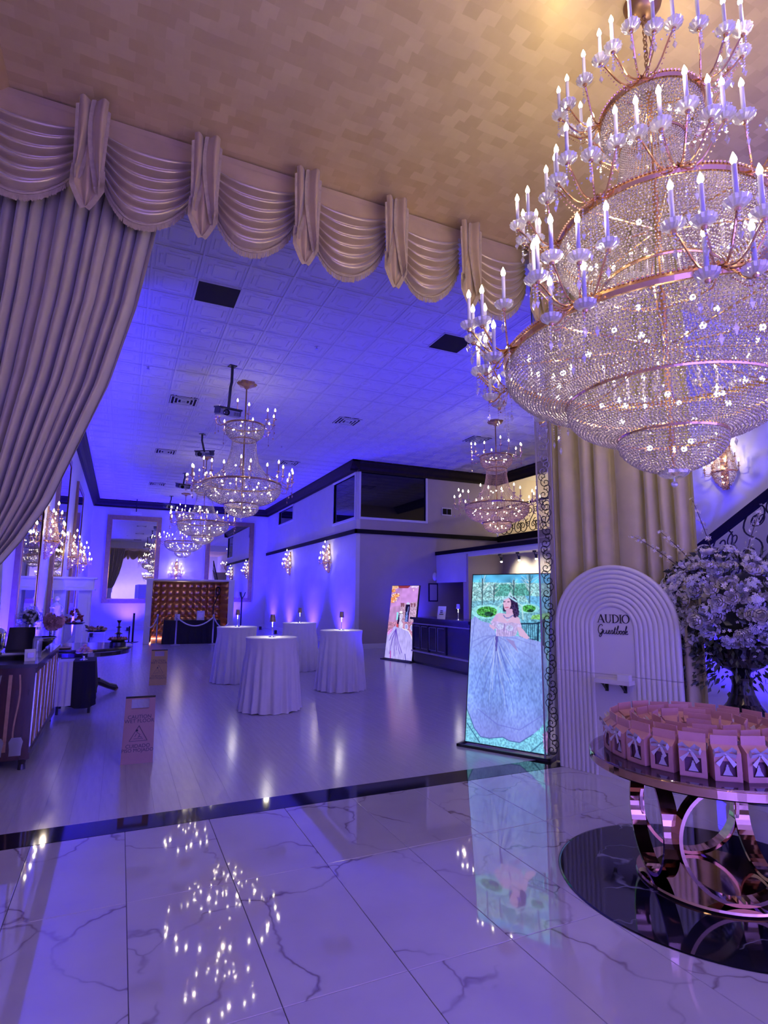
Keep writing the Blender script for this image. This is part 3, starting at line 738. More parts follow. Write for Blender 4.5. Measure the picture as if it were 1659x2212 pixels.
def hall_chandelier(loc, amber=False):
    """two-tier bead chandelier hanging from z=ZC; coordinates measured for the first one"""
    R = thing('hall_chandelier', 'x', 'chandelier', loc)
    mb = MB()
    for r, z, h in ((.393, 5.17, .035), (.24, 4.86, .02), (.776, 3.93, .04), (.342, 3.50, .025)):
        mb = MB(); ring_band(mb, r, z, h, .016, 48); mb.build('rim', M_dgold, R)
    MB().tube([(0, 0, 3.4), (0, 0, ZC-.02)], .015, 6).build('stem', M_dgold, R)
    MB().lathe([(0, ZC-.13), (.04, ZC-.12), (.06, ZC-.08), (.17, ZC-.05), (.20, ZC)], 20, wob=lambda a, i: 1+.1*math.cos(6*a)*(i > 2)).build('canopy', M_dgold, R)
    m = M_beadg if amber else M_bead
    st = .030
    for pr in ([(.393, 5.15), (.40, 5.05), (.34, 4.93), (.25, 4.87)], [(.776, 3.91), (.78, 3.78), (.68, 3.64), (.50, 3.54), (.345, 3.505)], [(.342, 3.49), (.34, 3.40), (.24, 3.30), (.11, 3.255)]):
        tag(beads('bead_net', bead_surface(pr, st, st*1.05, jitter=.002), .0148, m, R), kind='stuff')
    tag(beads('bead_strands', strands([(.24, 4.85), (.27, 4.55), (.36, 4.25), (.70, 3.95)], 52, .026), .010, m, R), kind='stuff')
    MB().lathe([(.0, 3.20), (.03, 3.235), (.11, 3.255)], 12).octa((0, 0, 3.18), .03).build('finial', M_drop, R)
    arm = MB(); arm.tube([(0, 0, 0), (.09, 0, -.05), (.17, 0, -.03), (.2, 0, .05)], .009, 5); arm.lathe([(.015, .05), (.045, .075), (.04, .08)], 10, (.2, 0, 0)); arm.tube([(.2, 0, .06), (.2, 0, .24)], .011, 6)
    for i in range(6): arm.octa((.2, 0, -.01-.03*i), .010)
    arm.octa((.2, 0, -.22), .016, .016, .035)
    arm = arm.mesh('candle_arm', M_beadg); bl = bulb_mesh(1.35)
    for r, z, n in ((.39, 5.18, 12), (.77, 3.95, 24)):
        for k in range(n):
            a = 2*PI*(k+.15*(k % 3-1))/n; rr = r+(0, .08, .03)[k % 3]; dz = (0, -.06, .06)[k % 3]
            o = obj('candle_arm', arm, R, (rr*math.cos(a), rr*math.sin(a), z+dz), a); obj('bulb', bl, o, (.2, 0, .24))
    ib = MB().ball((0, 0, 0), .017, 6, 5).mesh('inner_bulb', M_bulb, True)
    for r, z, n in ((.55, 3.80, 14), (.62, 3.70, 9), (.25, 3.58, 6), (.2, 3.40, 7), (.25, 5.08, 8), (.15, 4.3, 5)):
        for k in range(n):
            a = 2*PI*(k+.5*RNG.random())/n; obj('inner_bulb', ib, R, (r*math.cos(a), r*math.sin(a), z+RNG.normal()*.02))
    for r, z, n, e in ((.9, 4.22, 6, .08), (.45, 5.46, 3, .06), (.35, 3.75, 4, .08)):
        for k in range(n):
            a = 2*PI*(k+.35)/n; light('chandelier_light', 'POINT', (r*math.cos(a), r*math.sin(a), z), P_HALL*e, WARM, R, .022)
    return R
ch1 = hall_chandelier((2.13, 11.67, 0)); ch1['label'] = 'crystal hall chandelier with a ceiling projector mounted right beside its canopy'
G_ch = 'hall chandeliers'; ch1['group'] = G_ch
ch2 = copy_tree(ch1); ch2.location = (2.25, 18.75, 0); ch2['label'] = 'middle one of three crystal chandeliers in a row over the long hall'
ch3 = copy_tree(ch1); ch3.location = (2.36, 26.3, 0); ch3['label'] = 'crystal chandelier hanging in front of the bead sconce on the far end wall'
ch4 = hall_chandelier((8.37, 11.55, 0), True); ch4['label'] = 'amber tinted crystal chandelier in front of the scroll balcony'; ch4['group'] = G_ch

# small chandelier in the mezzanine room
def mezz_chandelier():
    R = thing('mezzanine_chandelier', 'brightly lit bead chandelier inside the yellow mezzanine room', 'chandelier', (15.2, 15.3, 0))
    MB().tube([(0, 0, 5.2), (0, 0, ZC)], .015, 6).build('stem', M_dgold, R)
    mb = MB(); ring_band(mb, .55, 5.35, .05, .02, 40); mb.build('rim', M_dgold, R)
    tag(beads('bead_net', bead_surface([(.55, 5.33), (.54, 5.2), (.4, 5.08), (.15, 5.0)], .035), .014, M_bead, R), kind='stuff')
    bl = bulb_mesh(2.2)
    for k in range(16):
        a = 2*PI*k/16; obj('bulb', bl, R, (.68*math.cos(a), .68*math.sin(a), 5.5))
        o = MB().tube([(.5*math.cos(a), .5*math.sin(a), 5.35), (.68*math.cos(a), .68*math.sin(a), 5.38), (.68*math.cos(a), .68*math.sin(a), 5.5)], .01, 5).build('candle_arm', M_dgold, R)
    light('chandelier_light', 'POINT', (0, 0, 5.62), 120, (1, .82, .45), R, .15)
    light('chandelier_light', 'POINT', (0, 0, 4.9), 90, (1, .82, .45), R, .15)
mezz_chandelier()

# wall sconces: half baskets of beads with candles, about 1.1 m high
def sconce_proto():
    R = thing('crystal_sconce', 'x', 'sconce', (0, 0, 0), 0, 'crystal wall sconces')      # wall is the plane x=0, sconce comes out along +x
    MB().box(0, .03, -.07, .07, -.55, .5).build('back_plate', M_gold, R)
    P = [bead_surface([(.05, .42), (.16, .2), (.22, -.05), (.25, -.2), (.18, -.4), (.04, -.55)], .030, None, PI, -PI/2, .003)]
    tag(beads('bead_net', np.concatenate(P), .0145, M_beadg, R), kind='stuff')
    mb = MB(); mb.lathe([(.25, -.22), (.265, -.22), (.265, -.19), (.25, -.19), (.25, -.22)], 20, sweep=PI, start=-PI/2); mb.build('rim', M_gold, R)
    bl = bulb_mesh(1.5); arm = MB().tube([(.0, 0, -.03), (.06, 0, -.06), (.12, 0, -.04), (.13, 0, .02)], .007, 5).lathe([(.01, .02), (.035, .035)], 10, (.13, 0, 0)).tube([(.13, 0, .02), (.13, 0, .12)], .009, 6)
    for i in range(4): arm.octa((.13, 0, -.03-.025*i), .008)
    arm = arm.mesh('candle_arm', M_gold)
    for z, r, n in ((-.18, .25, 5), (.02, .20, 4), (.24, .12, 3), (.42, .05, 1)):
        for k in range(n):
            a = -PI/2+PI*(k+.5)/n; o = obj('candle_arm', arm, R, (r*math.cos(a), r*math.sin(a), z), a); obj('bulb', bl, o, (.13, 0, .12))
    ib = MB().ball((0, 0, 0), .018, 6, 5).mesh('inner_bulb', M_bulb, True)
    for z in (-.42, -.3, -.1, .1, .28): obj('inner_bulb', ib, R, (.12, RNG.normal()*.06, z))
    return R
sp = sconce_proto()
for i, (x, y, z, rz, lab, e) in enumerate([(XL, 13.0, 2.9, 0, 'crystal sconce on the side wall beside the large bronze mirror near the sideboard', 18),
        (XL, 18.5, 2.9, 0, 'crystal sconce on the side wall past the second tall mirror', 18), (XL, 23.5, 2.95, 0, 'crystal sconce on the side wall closest to the far end wall', 14),
        (2.42, YB, 2.75, -PI/2, 'crystal sconce on the far end wall between two tall mirrors', 14),
        (XB, 25.1, 3.1, PI, 'crystal sconce on the block wall under the small high window', 14), (XB, 19.8, 3.05, PI, 'crystal sconce on the block wall under the corner window', 14),
        (XR, 6.2, 3.98, PI, 'amber crystal sconce on the wall above the stair railing', 22)]):
    o = sp if i == 0 else copy_tree(sp); o.location = (x, y, z); o.rotation_euler = (0, 0, rz); o['label'] = lab
    if i == 6: o.scale = (.85, .85, .85)
    light('sconce_light', 'POINT', (x+.42*math.cos(rz), y+.42*math.sin(rz), z), e*.28, WARM, None, .03)

# ================================================================== MIRRORS
def mirror(axis, plane, sgn, a0, a1, z0, z1, label, fw=.16):
    R = thing('wall_mirror', label, 'mirror', group='tall framed mirrors'); 
    def bx(mb, p, q, s_, t_, d):
        lo, hi = sorted((plane, plane+sgn*d)); (mb.box(lo, hi, p, q, s_, t_) if axis == 'X' else mb.box(p, q, lo, hi, s_, t_)); return mb
    for p, q, s_, t_ in ((a0, a1, z0, z0+fw), (a0, a1, z1-fw, z1), (a0, a0+fw, z0+fw, z1-fw), (a1-fw, a1, z0+fw, z1-fw)): bx(MB(), p, q, s_, t_, .07).build('frame_rail', M_frame, R)
    bx(MB(), a0+fw, a1-fw, z0+fw, z1-fw, .062).build('glass', M_mirror, R)
    i = fw-.02; mb = MB()
    for p, q, s_, t_ in ((a0+i, a1-i, z0+i, z0+fw), (a0+i, a1-i, z1-fw, z1-i), (a0+i, a0+fw, z0+fw, z1-fw), (a1-fw, a1-i, z0+fw, z1-fw)): bx(mb, p, q, s_, t_, .078)
    mb.build('inner_bead', M_gold, R)
mirror('Y', YB, -1, -.78, 1.62, 1.23, 5.38, 'tall bronze framed mirror on the far end wall near the side wall corner', .22)
mirror('Y', YB, -1, 3.75, 6.14, 1.30, 5.38, 'tall bronze framed mirror on the far end wall near the block wall', .22)
mirror('X', XL, 1, 9.7, 12.0, 1.08, 5.05, 'bronze framed mirror on the side wall above the sideboard')
mirror('X', XL, 1, 14.1, 16.5, 1.08, 5.05, 'bronze framed mirror on the side wall behind the white mantel')
mirror('X', XL, 1, 19.3, 21.9, 1.08, 5.05, 'bronze framed mirror on the side wall far beyond the food table')

# ================================================================== CEILING FIXTURES
for i, (x, y, lab) in enumerate([(.70, 7.9, 'flat black square ceiling panel close to the tied drape'), (4.68, 7.82, 'flat black square ceiling panel close to the grand chandelier')]):
    P_ = thing('ceiling_panel', lab, 'panel', (x, y, ZC), 0, 'black ceiling panels')
    MB().box(.008, .604, .008, .604, -.02, .014).build('sheet', M_trim, P_); mb = MB()
    for a, b, c, d in ((0, .612, 0, .012), (0, .612, .6, .612), (0, .012, .012, .6), (.6, .612, .012, .6)): mb.box(a, b, c, d, -.024, .014)
    mb.build('edge_frame', M_ctile, P_)
vlab = ['slotted square ceiling vent close to the first projector', 'slotted square ceiling vent beside the second hanging projector', 'slotted ceiling vent close to the far end wall', 'slotted square ceiling vent alone over the cocktail tables', 'slotted ceiling vent above the amber chandelier', 'slotted ceiling vent above the block wall sconces']
for (x, y), lab in zip([(1.03, 13.4), (.99, 18.65), (1.07, 24.5), (4.98, 13.2), (8.93, 13.2), (4.9, 18.45)], vlab):
    V_ = thing('ceiling_vent', lab, 'vent', (x, y, ZC), 0, 'ceiling vents')
    MB().box(-.3, .3, -.3, .3, -.012, .01).build('backing', M_trim, V_)
    for k in range(4):
        a = .29-.075*k; b = a-.022; mb = MB()
        for sx, sy, ex, ey in ((-a, -a, a, -b), (-a, b, a, a), (-a, -b, -b, b), (b, -b, a, b)): mb.box(sx, ex, sy, ey, -.022-.004*k, -.012)
        mb.build('slat', M_ctile, V_)
for (x, y), lab in zip([(1.02, 9.52), (3.4, 20.5), (4.4, 10.6)], ['round recessed ceiling downlight between black panel and first vent', 'round recessed downlight over the middle of the hall', 'round recessed downlight over the cocktail tables']):
    D_ = thing('downlight', lab, 'downlight', (x, y, ZC), 0, 'recessed downlights')
    MB().lathe([(.05, .008), (.075, -.016), (.095, -.018), (.10, .0)], 24).build('trim_ring', M_white, D_, smooth=True); MB().lathe([(0, .004), (.05, .004)], 16).build('lens', M_paper, D_)
def projector(x, y, rz, drop, lab, tilt=.25):
    R = thing('ceiling_projector', lab, 'projector', (x, y, ZC), rz, 'ceiling projectors')
    MB().tube([(0, 0, 0), (0, 0, -.35*drop), (.0, .05, -.45*drop), (.02, .16, -.85*drop)], .028, 8).build('mount_pole', M_blackp, R); MB().cbox((0, 0, -.01), (.14, .14, .02)).build('mount_plate', M_blackp, R)
    T = Matrix.Translation((.02, .2, -.95*drop)) @ Matrix.Rotation(tilt, 4, 'X')
    MB().cbox((0, 0, 0.09), (.46, .34, .03)).cbox((-.2, 0, .03), (.03, .3, .12)).cbox((.2, 0, .03), (.03, .3, .12)).xf(T).build('cradle', M_blackp, R)
    MB().cbox((0, 0, 0), (.40, .30, .12)).xf(T).build('body', mat('projector_shell', (.30, .30, .34), .4), R)
    MB().lathe([(.06, 0), (.06, .04), (.045, .045), (.04, .02), (0, .02)], 16).xf(T @ Matrix.Translation((-.08, -.15, 0)) @ Matrix.Rotation(PI/2, 4, 'X')).build('lens', M_blackg, R)
    mb = MB()
    for k in range(6): mb.cbox((.08+.02*k, -.152, 0), (.008, .006, .07))
    mb.xf(T).build('grille', M_blackp, R)
projector(1.69, 10.85, .2, .95, 'black mounted projector on a bent pole beside the first hall chandelier')
projector(1.78, 16.1, -.5, .55, 'black mounted projector on a short pole beside the second vent')
projector(1.88, 21.8, .3, .5, 'black mounted projector hanging behind the middle chandelier')
projector(1.82, 27.3, .4, .5, 'black mounted projector close to the far end wall')
S_ = thing('hanging_sensor', 'small white box hung on a thin black pole at the far wall trim', 'sensor', (.43, 29.0, ZC))
MB().tube([(0, 0, 0), (0, 0, -.62)], .025, 6).build('pole', M_blackp, S_); MB().cbox((0, 0, -.68), (.48, .12, .14)).build('box_body', M_white, S_)
for x, y, l in ((.2, 11.6, 'close to the tied drape'), (4.1, 16.4, 'beyond the cocktail tables'), (2.9, 9.3, 'in front of the first hall chandelier')):
    K_ = tag(MB().lathe([(0, -.05), (.03, -.05), (.012, -.03), (.012, -.012), (.04, -.008), (.045, 0)], 12).build('sprinkler_head', M_chrome, None, loc=(x, y, ZC)), 'small chrome sprinkler head in the hall ceiling '+l, 'sprinkler', 'sprinkler heads')

# ================================================================== LED POSTERS (picture painted point by point into a colour attribute)
class Paint:
    def __init__(s, W_, H_, quad):
        s.W, s.H = W_, H_; s.im = np.zeros((H_, W_, 3)); s.q = quad
        s.X, s.Y = np.meshgrid(np.arange(W_)+.5, np.arange(H_)+.5)
    def p(s, x, y):
        (tlx, tly), (trx, try_), (blx, bly), (brx, bry) = s.q
        u, v = .5, .5
        for _ in range(6):                                    # inverse bilinear
            px = (1-v)*((1-u)*tlx+u*trx)+v*((1-u)*blx+u*brx); py = (1-v)*((1-u)*tly+u*try_)+v*((1-u)*bly+u*bry)
            ux = (1-v)*(trx-tlx)+v*(brx-blx); uy = (1-v)*(try_-tly)+v*(bry-bly); vx = (1-u)*(blx-tlx)+u*(brx-trx); vy = (1-u)*(bly-tly)+u*(bry-try_)
            D = ux*vy-uy*vx; ex, ey = x-px, y-py; u += (ex*vy-ey*vx)/D; v += (ux*ey-uy*ex)/D
        return u*s.W, v*s.H
    def mask(s, pts):
        P = [s.p(*q) for q in pts]; m = np.zeros((s.H, s.W), bool); n = len(P)
        for i in range(n):
            (x0, y0), (x1, y1) = P[i], P[(i+1) % n]
            if abs(y1-y0) < 1e-9: continue
            c = ((y0 > s.Y) != (y1 > s.Y)) & (s.X < (x1-x0)*(s.Y-y0)/(y1-y0)+x0); m ^= c
        return m
    def noise(s, sx, sy, seed=0):
        r = np.random.default_rng(seed); gw, gh = max(2, int(s.W/sx)+2), max(2, int(s.H/sy)+2); g_ = r.random((gh, gw))
        fx, fy = s.X/s.W*(gw-2), s.Y/s.H*(gh-2); i, j = fx.astype(int), fy.astype(int); a, b = fx-i, fy-j
        return (g_[j, i]*(1-a)+g_[j, i+1]*a)*(1-b)+(g_[j+1, i]*(1-a)+g_[j+1, i+1]*a)*b
    def col(s, m, c, k=None, amt=1.):
        c = np.array(c, float)
        if k is not None: c2 = c[None, None, :]*(1+(k-.5)[..., None]*amt); s.im[m] = np.clip(c2[m], 0, 255)
        else: s.im[m] = c
    def poly(s, pts, c, k=None, amt=1.): m = s.mask(pts); s.col(m, c, k, amt); return m
    def ell(s, cx, cy, rx, ry, c, k=None, amt=1.): return s.poly([(cx+rx*math.cos(t), cy+ry*math.sin(t)) for t in [2*PI*i/28 for i in range(28)]], c, k, amt)
    def line(s, pts, wd, c, a=1., clip=None):
        P = [s.p(*q) for q in pts]; d = np.full((s.H, s.W), 1e9)
        for (x0, y0), (x1, y1) in zip(P[:-1], P[1:]):
            dx, dy = x1-x0, y1-y0; L2 = dx*dx+dy*dy+1e-9; t = np.clip(((s.X-x0)*dx+(s.Y-y0)*dy)/L2, 0, 1)
            d = np.minimum(d, np.hypot(s.X-x0-t*dx, s.Y-y0-t*dy))
        al = np.clip(wd-d+.5, 0, 1)*a
        if clip is not None: al = al*clip
        s.im = s.im*(1-al[..., None])+np.array(c, float)*al[..., None]
def screen_material(name, s):
    m = bpy.data.materials.new(name); m.use_nodes = True; N = m.node_tree.nodes; L = m.node_tree.links; N.remove(N['Principled BSDF'])
    at = N.new('ShaderNodeVertexColor'); at.layer_name = 'picture'; e = N.new('ShaderNodeEmission'); e.inputs[1].default_value = s
    L.new(at.outputs[0], e.inputs[0]); L.new(e.outputs[0], N['Material Output'].inputs[0]); m.cycles.emission_sampling = 'NONE'
    return m
def screen_mesh(im, wd, ht, m):
    H_, W_, _ = im.shape; u, v = np.meshgrid(np.linspace(0, wd, W_), np.linspace(ht, 0, H_))
    V = np.c_[u.ravel(), np.zeros(u.size), v.ravel()]; i = np.arange((H_-1)*W_).reshape(H_-1, W_)[:, :-1].ravel()
    me = np_mesh('display', V, np.c_[i, i+W_, i+W_+1, i+1], m)
    c = np.clip(im/255, 0, 1); lin = np.where(c <= .04045, c/12.92, ((c+.055)/1.055)**2.4)
    a = me.color_attributes.new('picture', 'FLOAT_COLOR', 'POINT'); a.data.foreach_set('color', np.c_[lin.reshape(-1, 3), np.ones(u.size)].astype(np.float32).ravel())
    return me
def portrait_park():
    s = Paint(170, 350, [(238, 85), (1085, 75), (150, 1940), (1048, 2055)])
    n1, n2, n3 = s.noise(3, 3, 1), s.noise(2, 2, 2), s.noise(14, 14, 3)
    s.col(np.ones_like(n1, bool), (128, 192, 216), n1, .35)
    s.poly([(100, 0), (1200, 0), (1200, 190), (100, 170)], (95, 190, 245), n3, .5)
    s.poly([(100, 170), (1200, 190), (1200, 420), (100, 460)], (150, 205, 215), n2, .8)
    s.poly([(500, 200), (820, 190), (900, 330), (480, 340)], (90, 165, 160), n2, .7)
    s.poly([(150, 400), (600, 380), (1100, 440), (1100, 640), (150, 640)], (118, 180, 205), n2, .6)
    s.poly([(820, 330), (1100, 350), (1100, 480), (900, 470)], (110, 185, 235), n2, .4)
    for bx, by, ty_ in ((345, 480, 130), (480, 410, 200), (870, 430, 90), (700, 330, 150)):
        for k in range(26):
            a = -PI/2+RNG.normal()*.65; l = RNG.uniform(.35, 1)*(by-ty_); y0 = by-(by-ty_)*RNG.uniform(.25, .85)
            s.line([(bx, y0), (bx+l*.5*math.cos(a), y0+l*.5*math.sin(a))], .45, (225, 240, 250) if k % 2 else (70, 110, 130), .8)
        s.line([(bx, by), (bx+4, ty_)], 1.1, (60, 85, 100))
    for cx, cy, rx, ry in ((400, 520, 120, 62), (860, 480, 75, 42)):
        s.ell(cx, cy, rx*1.5, ry*1.35, (150, 225, 235), n1, .3); s.ell(cx, cy, rx, ry, (75, 160, 80), n2, 1.2); s.ell(cx+20, cy+25, rx*.45, ry*.45, (35, 75, 60), n2, 1)
    s.poly([(900, 560), (1100, 520), (1100, 620), (880, 600)], (130, 200, 120), n2, .6)
    s.poly([(760, 620), (1080, 600), (1080, 960), (840, 900)], (105, 175, 210), n2, .7)
    s.line([(770, 655), (960, 650), (1020, 615)], 1.4, (25, 45, 75)); s.line([(1015, 610), (1015, 950)], 2.4, (15, 25, 50)); s.line([(960, 640), (955, 880)], 1.5, (25, 45, 80)); s.line([(830, 830), (960, 830)], 1., (30, 50, 80))
    for k in range(8): s.line([(790+k*22, 655), (792+k*22, 840)], .6, (35, 65, 100))
    # fountain behind her
    s.poly([(640, 330), (675, 250), (690, 330)], (150, 215, 215), n2, .4); s.line([(720, 400), (790, 450), (800, 600)], 1.6, (190, 235, 240), .8); s.line([(590, 410), (530, 460), (510, 560)], 1.6, (180, 230, 235), .8)
    # path at the bottom
    s.poly([(130, 1700), (1100, 1680), (1100, 2100), (130, 2000)], (125, 200, 235), n2, .5)
    s.line([(170, 1750), (320, 1950)], 1., (60, 110, 150)); s.line([(870, 2035), (1060, 1870)], 1., (60, 110, 150)); s.poly([(1000, 1840), (1060, 1800), (1060, 2060), (1010, 2000)], (190, 140, 215), n2, .9)
    # gown
    gown = [(210, 620), (262, 570), (330, 625), (430, 650), (480, 690), (500, 770), (760, 800), (880, 830), (990, 860), (1030, 950), (1052, 1150), (1055, 1500), (1040, 1700), (960, 1800), (900, 1850), (760, 1940), (650, 1925), (580, 1890), (430, 1905), (330, 1890), (255, 1800), (215, 1700), (170, 1600), (150, 1400), (190, 900)]
    gm = s.poly(gown, (128, 158, 246), s.noise(2, 4, 9), .30)
    sh = s.noise(18, 60, 11); s.im[gm] = np.clip(s.im[gm]*(.9+.25*sh[gm][:, None]), 0, 255)
    wt = (np.clip(1-(s.Y/s.H-.34)/.26, 0, 1)*.42*gm)[..., None]; s.im = s.im*(1-wt)+np.array((190, 176, 246))*wt
    wt = (np.clip((s.Y/s.H-.74)/.2, 0, 1)*.45*gm)[..., None]; s.im = s.im*(1-wt)+np.array((150, 138, 236))*wt
    for k in range(26):
        t = (k+.5)/26; x1 = 165+t*880; y1 = 1320+560*math.sin(PI*t)**.5-150*abs(t-.5); x0 = 505+RNG.normal()*25
        bend = RNG.normal()*22; ln = RNG.uniform(.35, .95)
        cv = [(x0+(x1-x0)*q*(.75+.25*q)+bend*math.sin(q*PI*1.3), 800+(y1-800)*q) for q in [ln*i/8 for i in range(9)]]
        s.line(cv, .6+RNG.random()*.5, (84, 100, 205) if k % 2 else (196, 208, 255), .45, gm)
    for x1, y1 in ((230, 860), (240, 930), (300, 900), (350, 950), (930, 900), (900, 1050)): s.line([(500, 790), ((500+x1)/2, (790+y1)/2-25), (x1, y1)], 1.0, (118, 128, 216), .55, gm)
    s.poly([(495, 800), (525, 800), (515, 960), (500, 970)], (92, 84, 178)); s.poly([(610, 820), (700, 850), (745, 975)], (150, 140, 215))
    s.line([(262, 575), (240, 760), (205, 1000)], .8, (100, 115, 205), .7, gm)
    s.line([(300, 1600), (520, 1760), (760, 1810), (1000, 1650)], .9, (105, 110, 210), .6, gm); s.line(gown[14:24], .8, (60, 80, 150), .8)
    # hair, head, body
    s.poly([(580, 500), (585, 400), (620, 350), (690, 335), (735, 380), (750, 450), (760, 540), (745, 590), (700, 560), (640, 500), (600, 520)], (48, 34, 78), n1, .6)
    s.ell(628, 425, 42, 72, (226, 184, 222)); s.poly([(595, 470), (660, 470), (650, 500), (625, 508), (602, 495)], (222, 178, 216))
    s.poly([(620, 480), (690, 490), (690, 560), (615, 555)], (212, 168, 214))
    s.poly([(500, 550), (545, 530), (620, 545), (690, 540), (760, 590), (775, 650), (770, 690), (640, 660), (490, 640)], (216, 180, 224))
    s.poly([(445, 640), (500, 555), (530, 560), (520, 640), (500, 720), (470, 700)], (206, 172, 226)); s.poly([(470, 655), (495, 655), (490, 690)], (215, 130, 110))
    bod = s.poly([(440, 630), (520, 630), (610, 650), (680, 640), (780, 660), (785, 715), (740, 735), (720, 790), (640, 805), (505, 795), (500, 700), (450, 660)], (198, 178, 238), n1, .3)
    for k in range(8): s.line([(520+k*26, 700), (525+k*22, 800)], .6, (140, 122, 200), .8, bod)
    s.ell(552, 685, 42, 36, (190, 188, 242), n2, .4); s.ell(655, 705, 42, 36, (186, 188, 242), n2, .4); s.line([(600, 660), (590, 740)], .8, (120, 100, 180))
    s.line([(590, 560), (610, 590), (650, 590), (690, 560)], 1.2, (120, 125, 195)); s.line([(605, 590), (630, 625), (660, 590)], .8, (200, 205, 245))
    s.poly([(735, 690), (785, 700), (870, 815), (840, 830), (760, 790)], (216, 180, 224)); s.poly([(430, 655), (490, 700), (480, 730), (430, 690)], (216, 178, 222))
    s.line([(590, 405), (605, 400)], .9, (60, 40, 80)); s.line([(635, 405), (652, 403)], .9, (60, 40, 80)); s.line([(608, 470), (640, 468)], 1., (190, 90, 130)); s.line([(618, 420), (614, 445)], .5, (190, 145, 190))
    for q in ((700, 460), (720, 500), (735, 540), (715, 560)): s.ell(q[0], q[1], 20, 28, (66, 50, 104)); s.ell(q[0]-5, q[1]-4, 8, 12, (40, 28, 66))
    s.line([(588, 375), (650, 345), (730, 400)], 1.8, (170, 215, 245)); s.line([(640, 345), (660, 300), (690, 350)], 1.2, (190, 225, 250))
    return s.im
def portrait_hall():
    s = Paint(100, 200, [(370, 130), (1060, 130), (170, 2005), (850, 2070)]); n1, n2 = s.noise(2, 2, 5), s.noise(9, 9, 6)
    s.col(np.ones_like(n1, bool), (196, 140, 214), n2, .25); s.poly([(640, 100), (1100, 100), (1000, 620), (620, 600)], (208, 148, 232), n2, .15)
    s.poly([(350, 700), (620, 640), (640, 1150), (250, 1200)], (188, 138, 200), n2, .2)
    s.poly([(520, 130), (850, 130), (790, 195), (560, 200)], (150, 55, 75)); s.poly([(365, 120), (540, 120), (520, 200), (380, 230)], (255, 190, 150), n1, .8)
    for cx, cy, rx, ry in ((400, 260, 60, 50), (470, 390, 100, 50), (400, 480, 85, 60), (380, 560, 55, 25)): s.ell(cx, cy, rx, ry, (255, 150, 95), n1, 1.)
    for k in range(14): s.ell(350+RNG.random()*210, 340+RNG.random()*220, 14, 16, (255, 235, 225))
    s.poly([(840, 120), (1060, 120), (1020, 195), (860, 190)], (226, 200, 250), n1, .5); s.ell(920, 245, 16, 26, (245, 200, 235))
    s.poly([(590, 590), (720, 590), (690, 1080), (560, 1100)], (190, 150, 190), n1, .5); s.poly([(840, 580), (1010, 560), (950, 1120), (800, 1100)], (196, 160, 200), n1, .5)
    for x in (615, 660, 870, 940): s.poly([(x-25, 590), (x+28, 590), (x+14, 690), (x-18, 690)], (140, 85, 115))
    s.poly([(720, 630), (835, 630), (775, 1080), (690, 1080)], (24, 16, 60)); s.ell(780, 600, 40, 26, (200, 215, 255)); s.poly([(730, 830), (770, 800), (760, 1080), (690, 1080)], (110, 130, 225), n1, .8); s.line([(790, 700), (760, 850)], 2., (110, 110, 190))
    s.poly([(250, 1080), (960, 1080), (900, 1500), (220, 1500)], (190, 130, 170), n1, .6)
    for cx, cy in ((730, 1205), (865, 1235)): s.ell(cx, cy, 44, 80, (215, 205, 255)); s.ell(cx, cy, 28, 55, (160, 160, 240))
    s.poly([(890, 1350), (960, 1300), (900, 1560)], (150, 90, 80))
    gm = s.poly([(255, 1330), (450, 1190), (540, 1240), (640, 1250), (780, 1310), (850, 1450), (890, 1600), (850, 2070), (165, 2010), (230, 1420)], (186, 174, 252), s.noise(3, 8, 8), .2)
    s.poly([(255, 1330), (400, 1230), (380, 1300), (250, 1450)], (226, 150, 236), n1, .4)
    for x1, y1 in ((300, 1900), (340, 1700), (420, 1950), (480, 1800), (560, 1900), (610, 1870), (300, 1560)): s.line([(470, 1270), ((470+x1)/2-20, (1270+y1)/2), (x1, y1)], 1., (88, 56, 190), .7, gm)
    s.line([(325, 1840), (325, 2000)], 2.2, (180, 90, 190)); s.line([(640, 1255), (780, 1310), (850, 1450), (888, 1600)], 1.1, (250, 240, 255))
    s.line([(690, 1900), (705, 2050)], 1.2, (80, 70, 180))
    s.poly([(490, 830), (535, 830), (520, 1020), (475, 1040)], (150, 235, 250)); s.poly([(540, 900), (600, 800), (640, 850), (580, 950), (530, 1150), (490, 1130)], (40, 24, 74))
    s.poly([(560, 880), (650, 870), (640, 960), (600, 1050), (650, 1130), (630, 1250), (540, 1240), (560, 1050)], (214, 205, 250), n1, .3); s.poly([(490, 1120), (525, 1150), (515, 1220), (480, 1225)], (215, 60, 80)); s.ell(600, 830, 40, 36, (250, 244, 255))
    return s.im
def led_poster(a, b, ht, lean, im, label, m):
    a, b = Vector(a), Vector(b); d = (b-a); wd = d.length; ang = math.atan2(d.y, d.x)
    R = thing('led_poster', label, 'screen', tuple(a), ang)
    P_ = obj('panel', MB().box(-.012, wd+.012, .004, .05, -.012, ht+.012).mesh('panel', M_blackp), R, (0, 0, .045)); P_.rotation_euler = (-lean, 0, 0)
    D_ = obj('display', screen_mesh(im, wd, ht, m), P_, (0, 0, 0))
    mb = MB()
    for y in (-.09, .22): mb.cbox((wd/2, y, .014), (wd+.12, .03, .028))
    for x in (-.045, wd+.045): mb.cbox((x, .065, .014), (.03, .34, .028))
    mb.build('base_frame', M_blackp, R); MB().bar((.1, .2, .02), (.1, ht*.5*math.sin(lean)+.06, ht*.5), .02).bar((wd-.1, .2, .02), (wd-.1, ht*.5*math.sin(lean)+.06, ht*.5), .02).build('rear_strut', M_blackp, R)
    return R
im1 = portrait_park(); im2 = portrait_hall()
sm1 = screen_material('led_picture', .74)
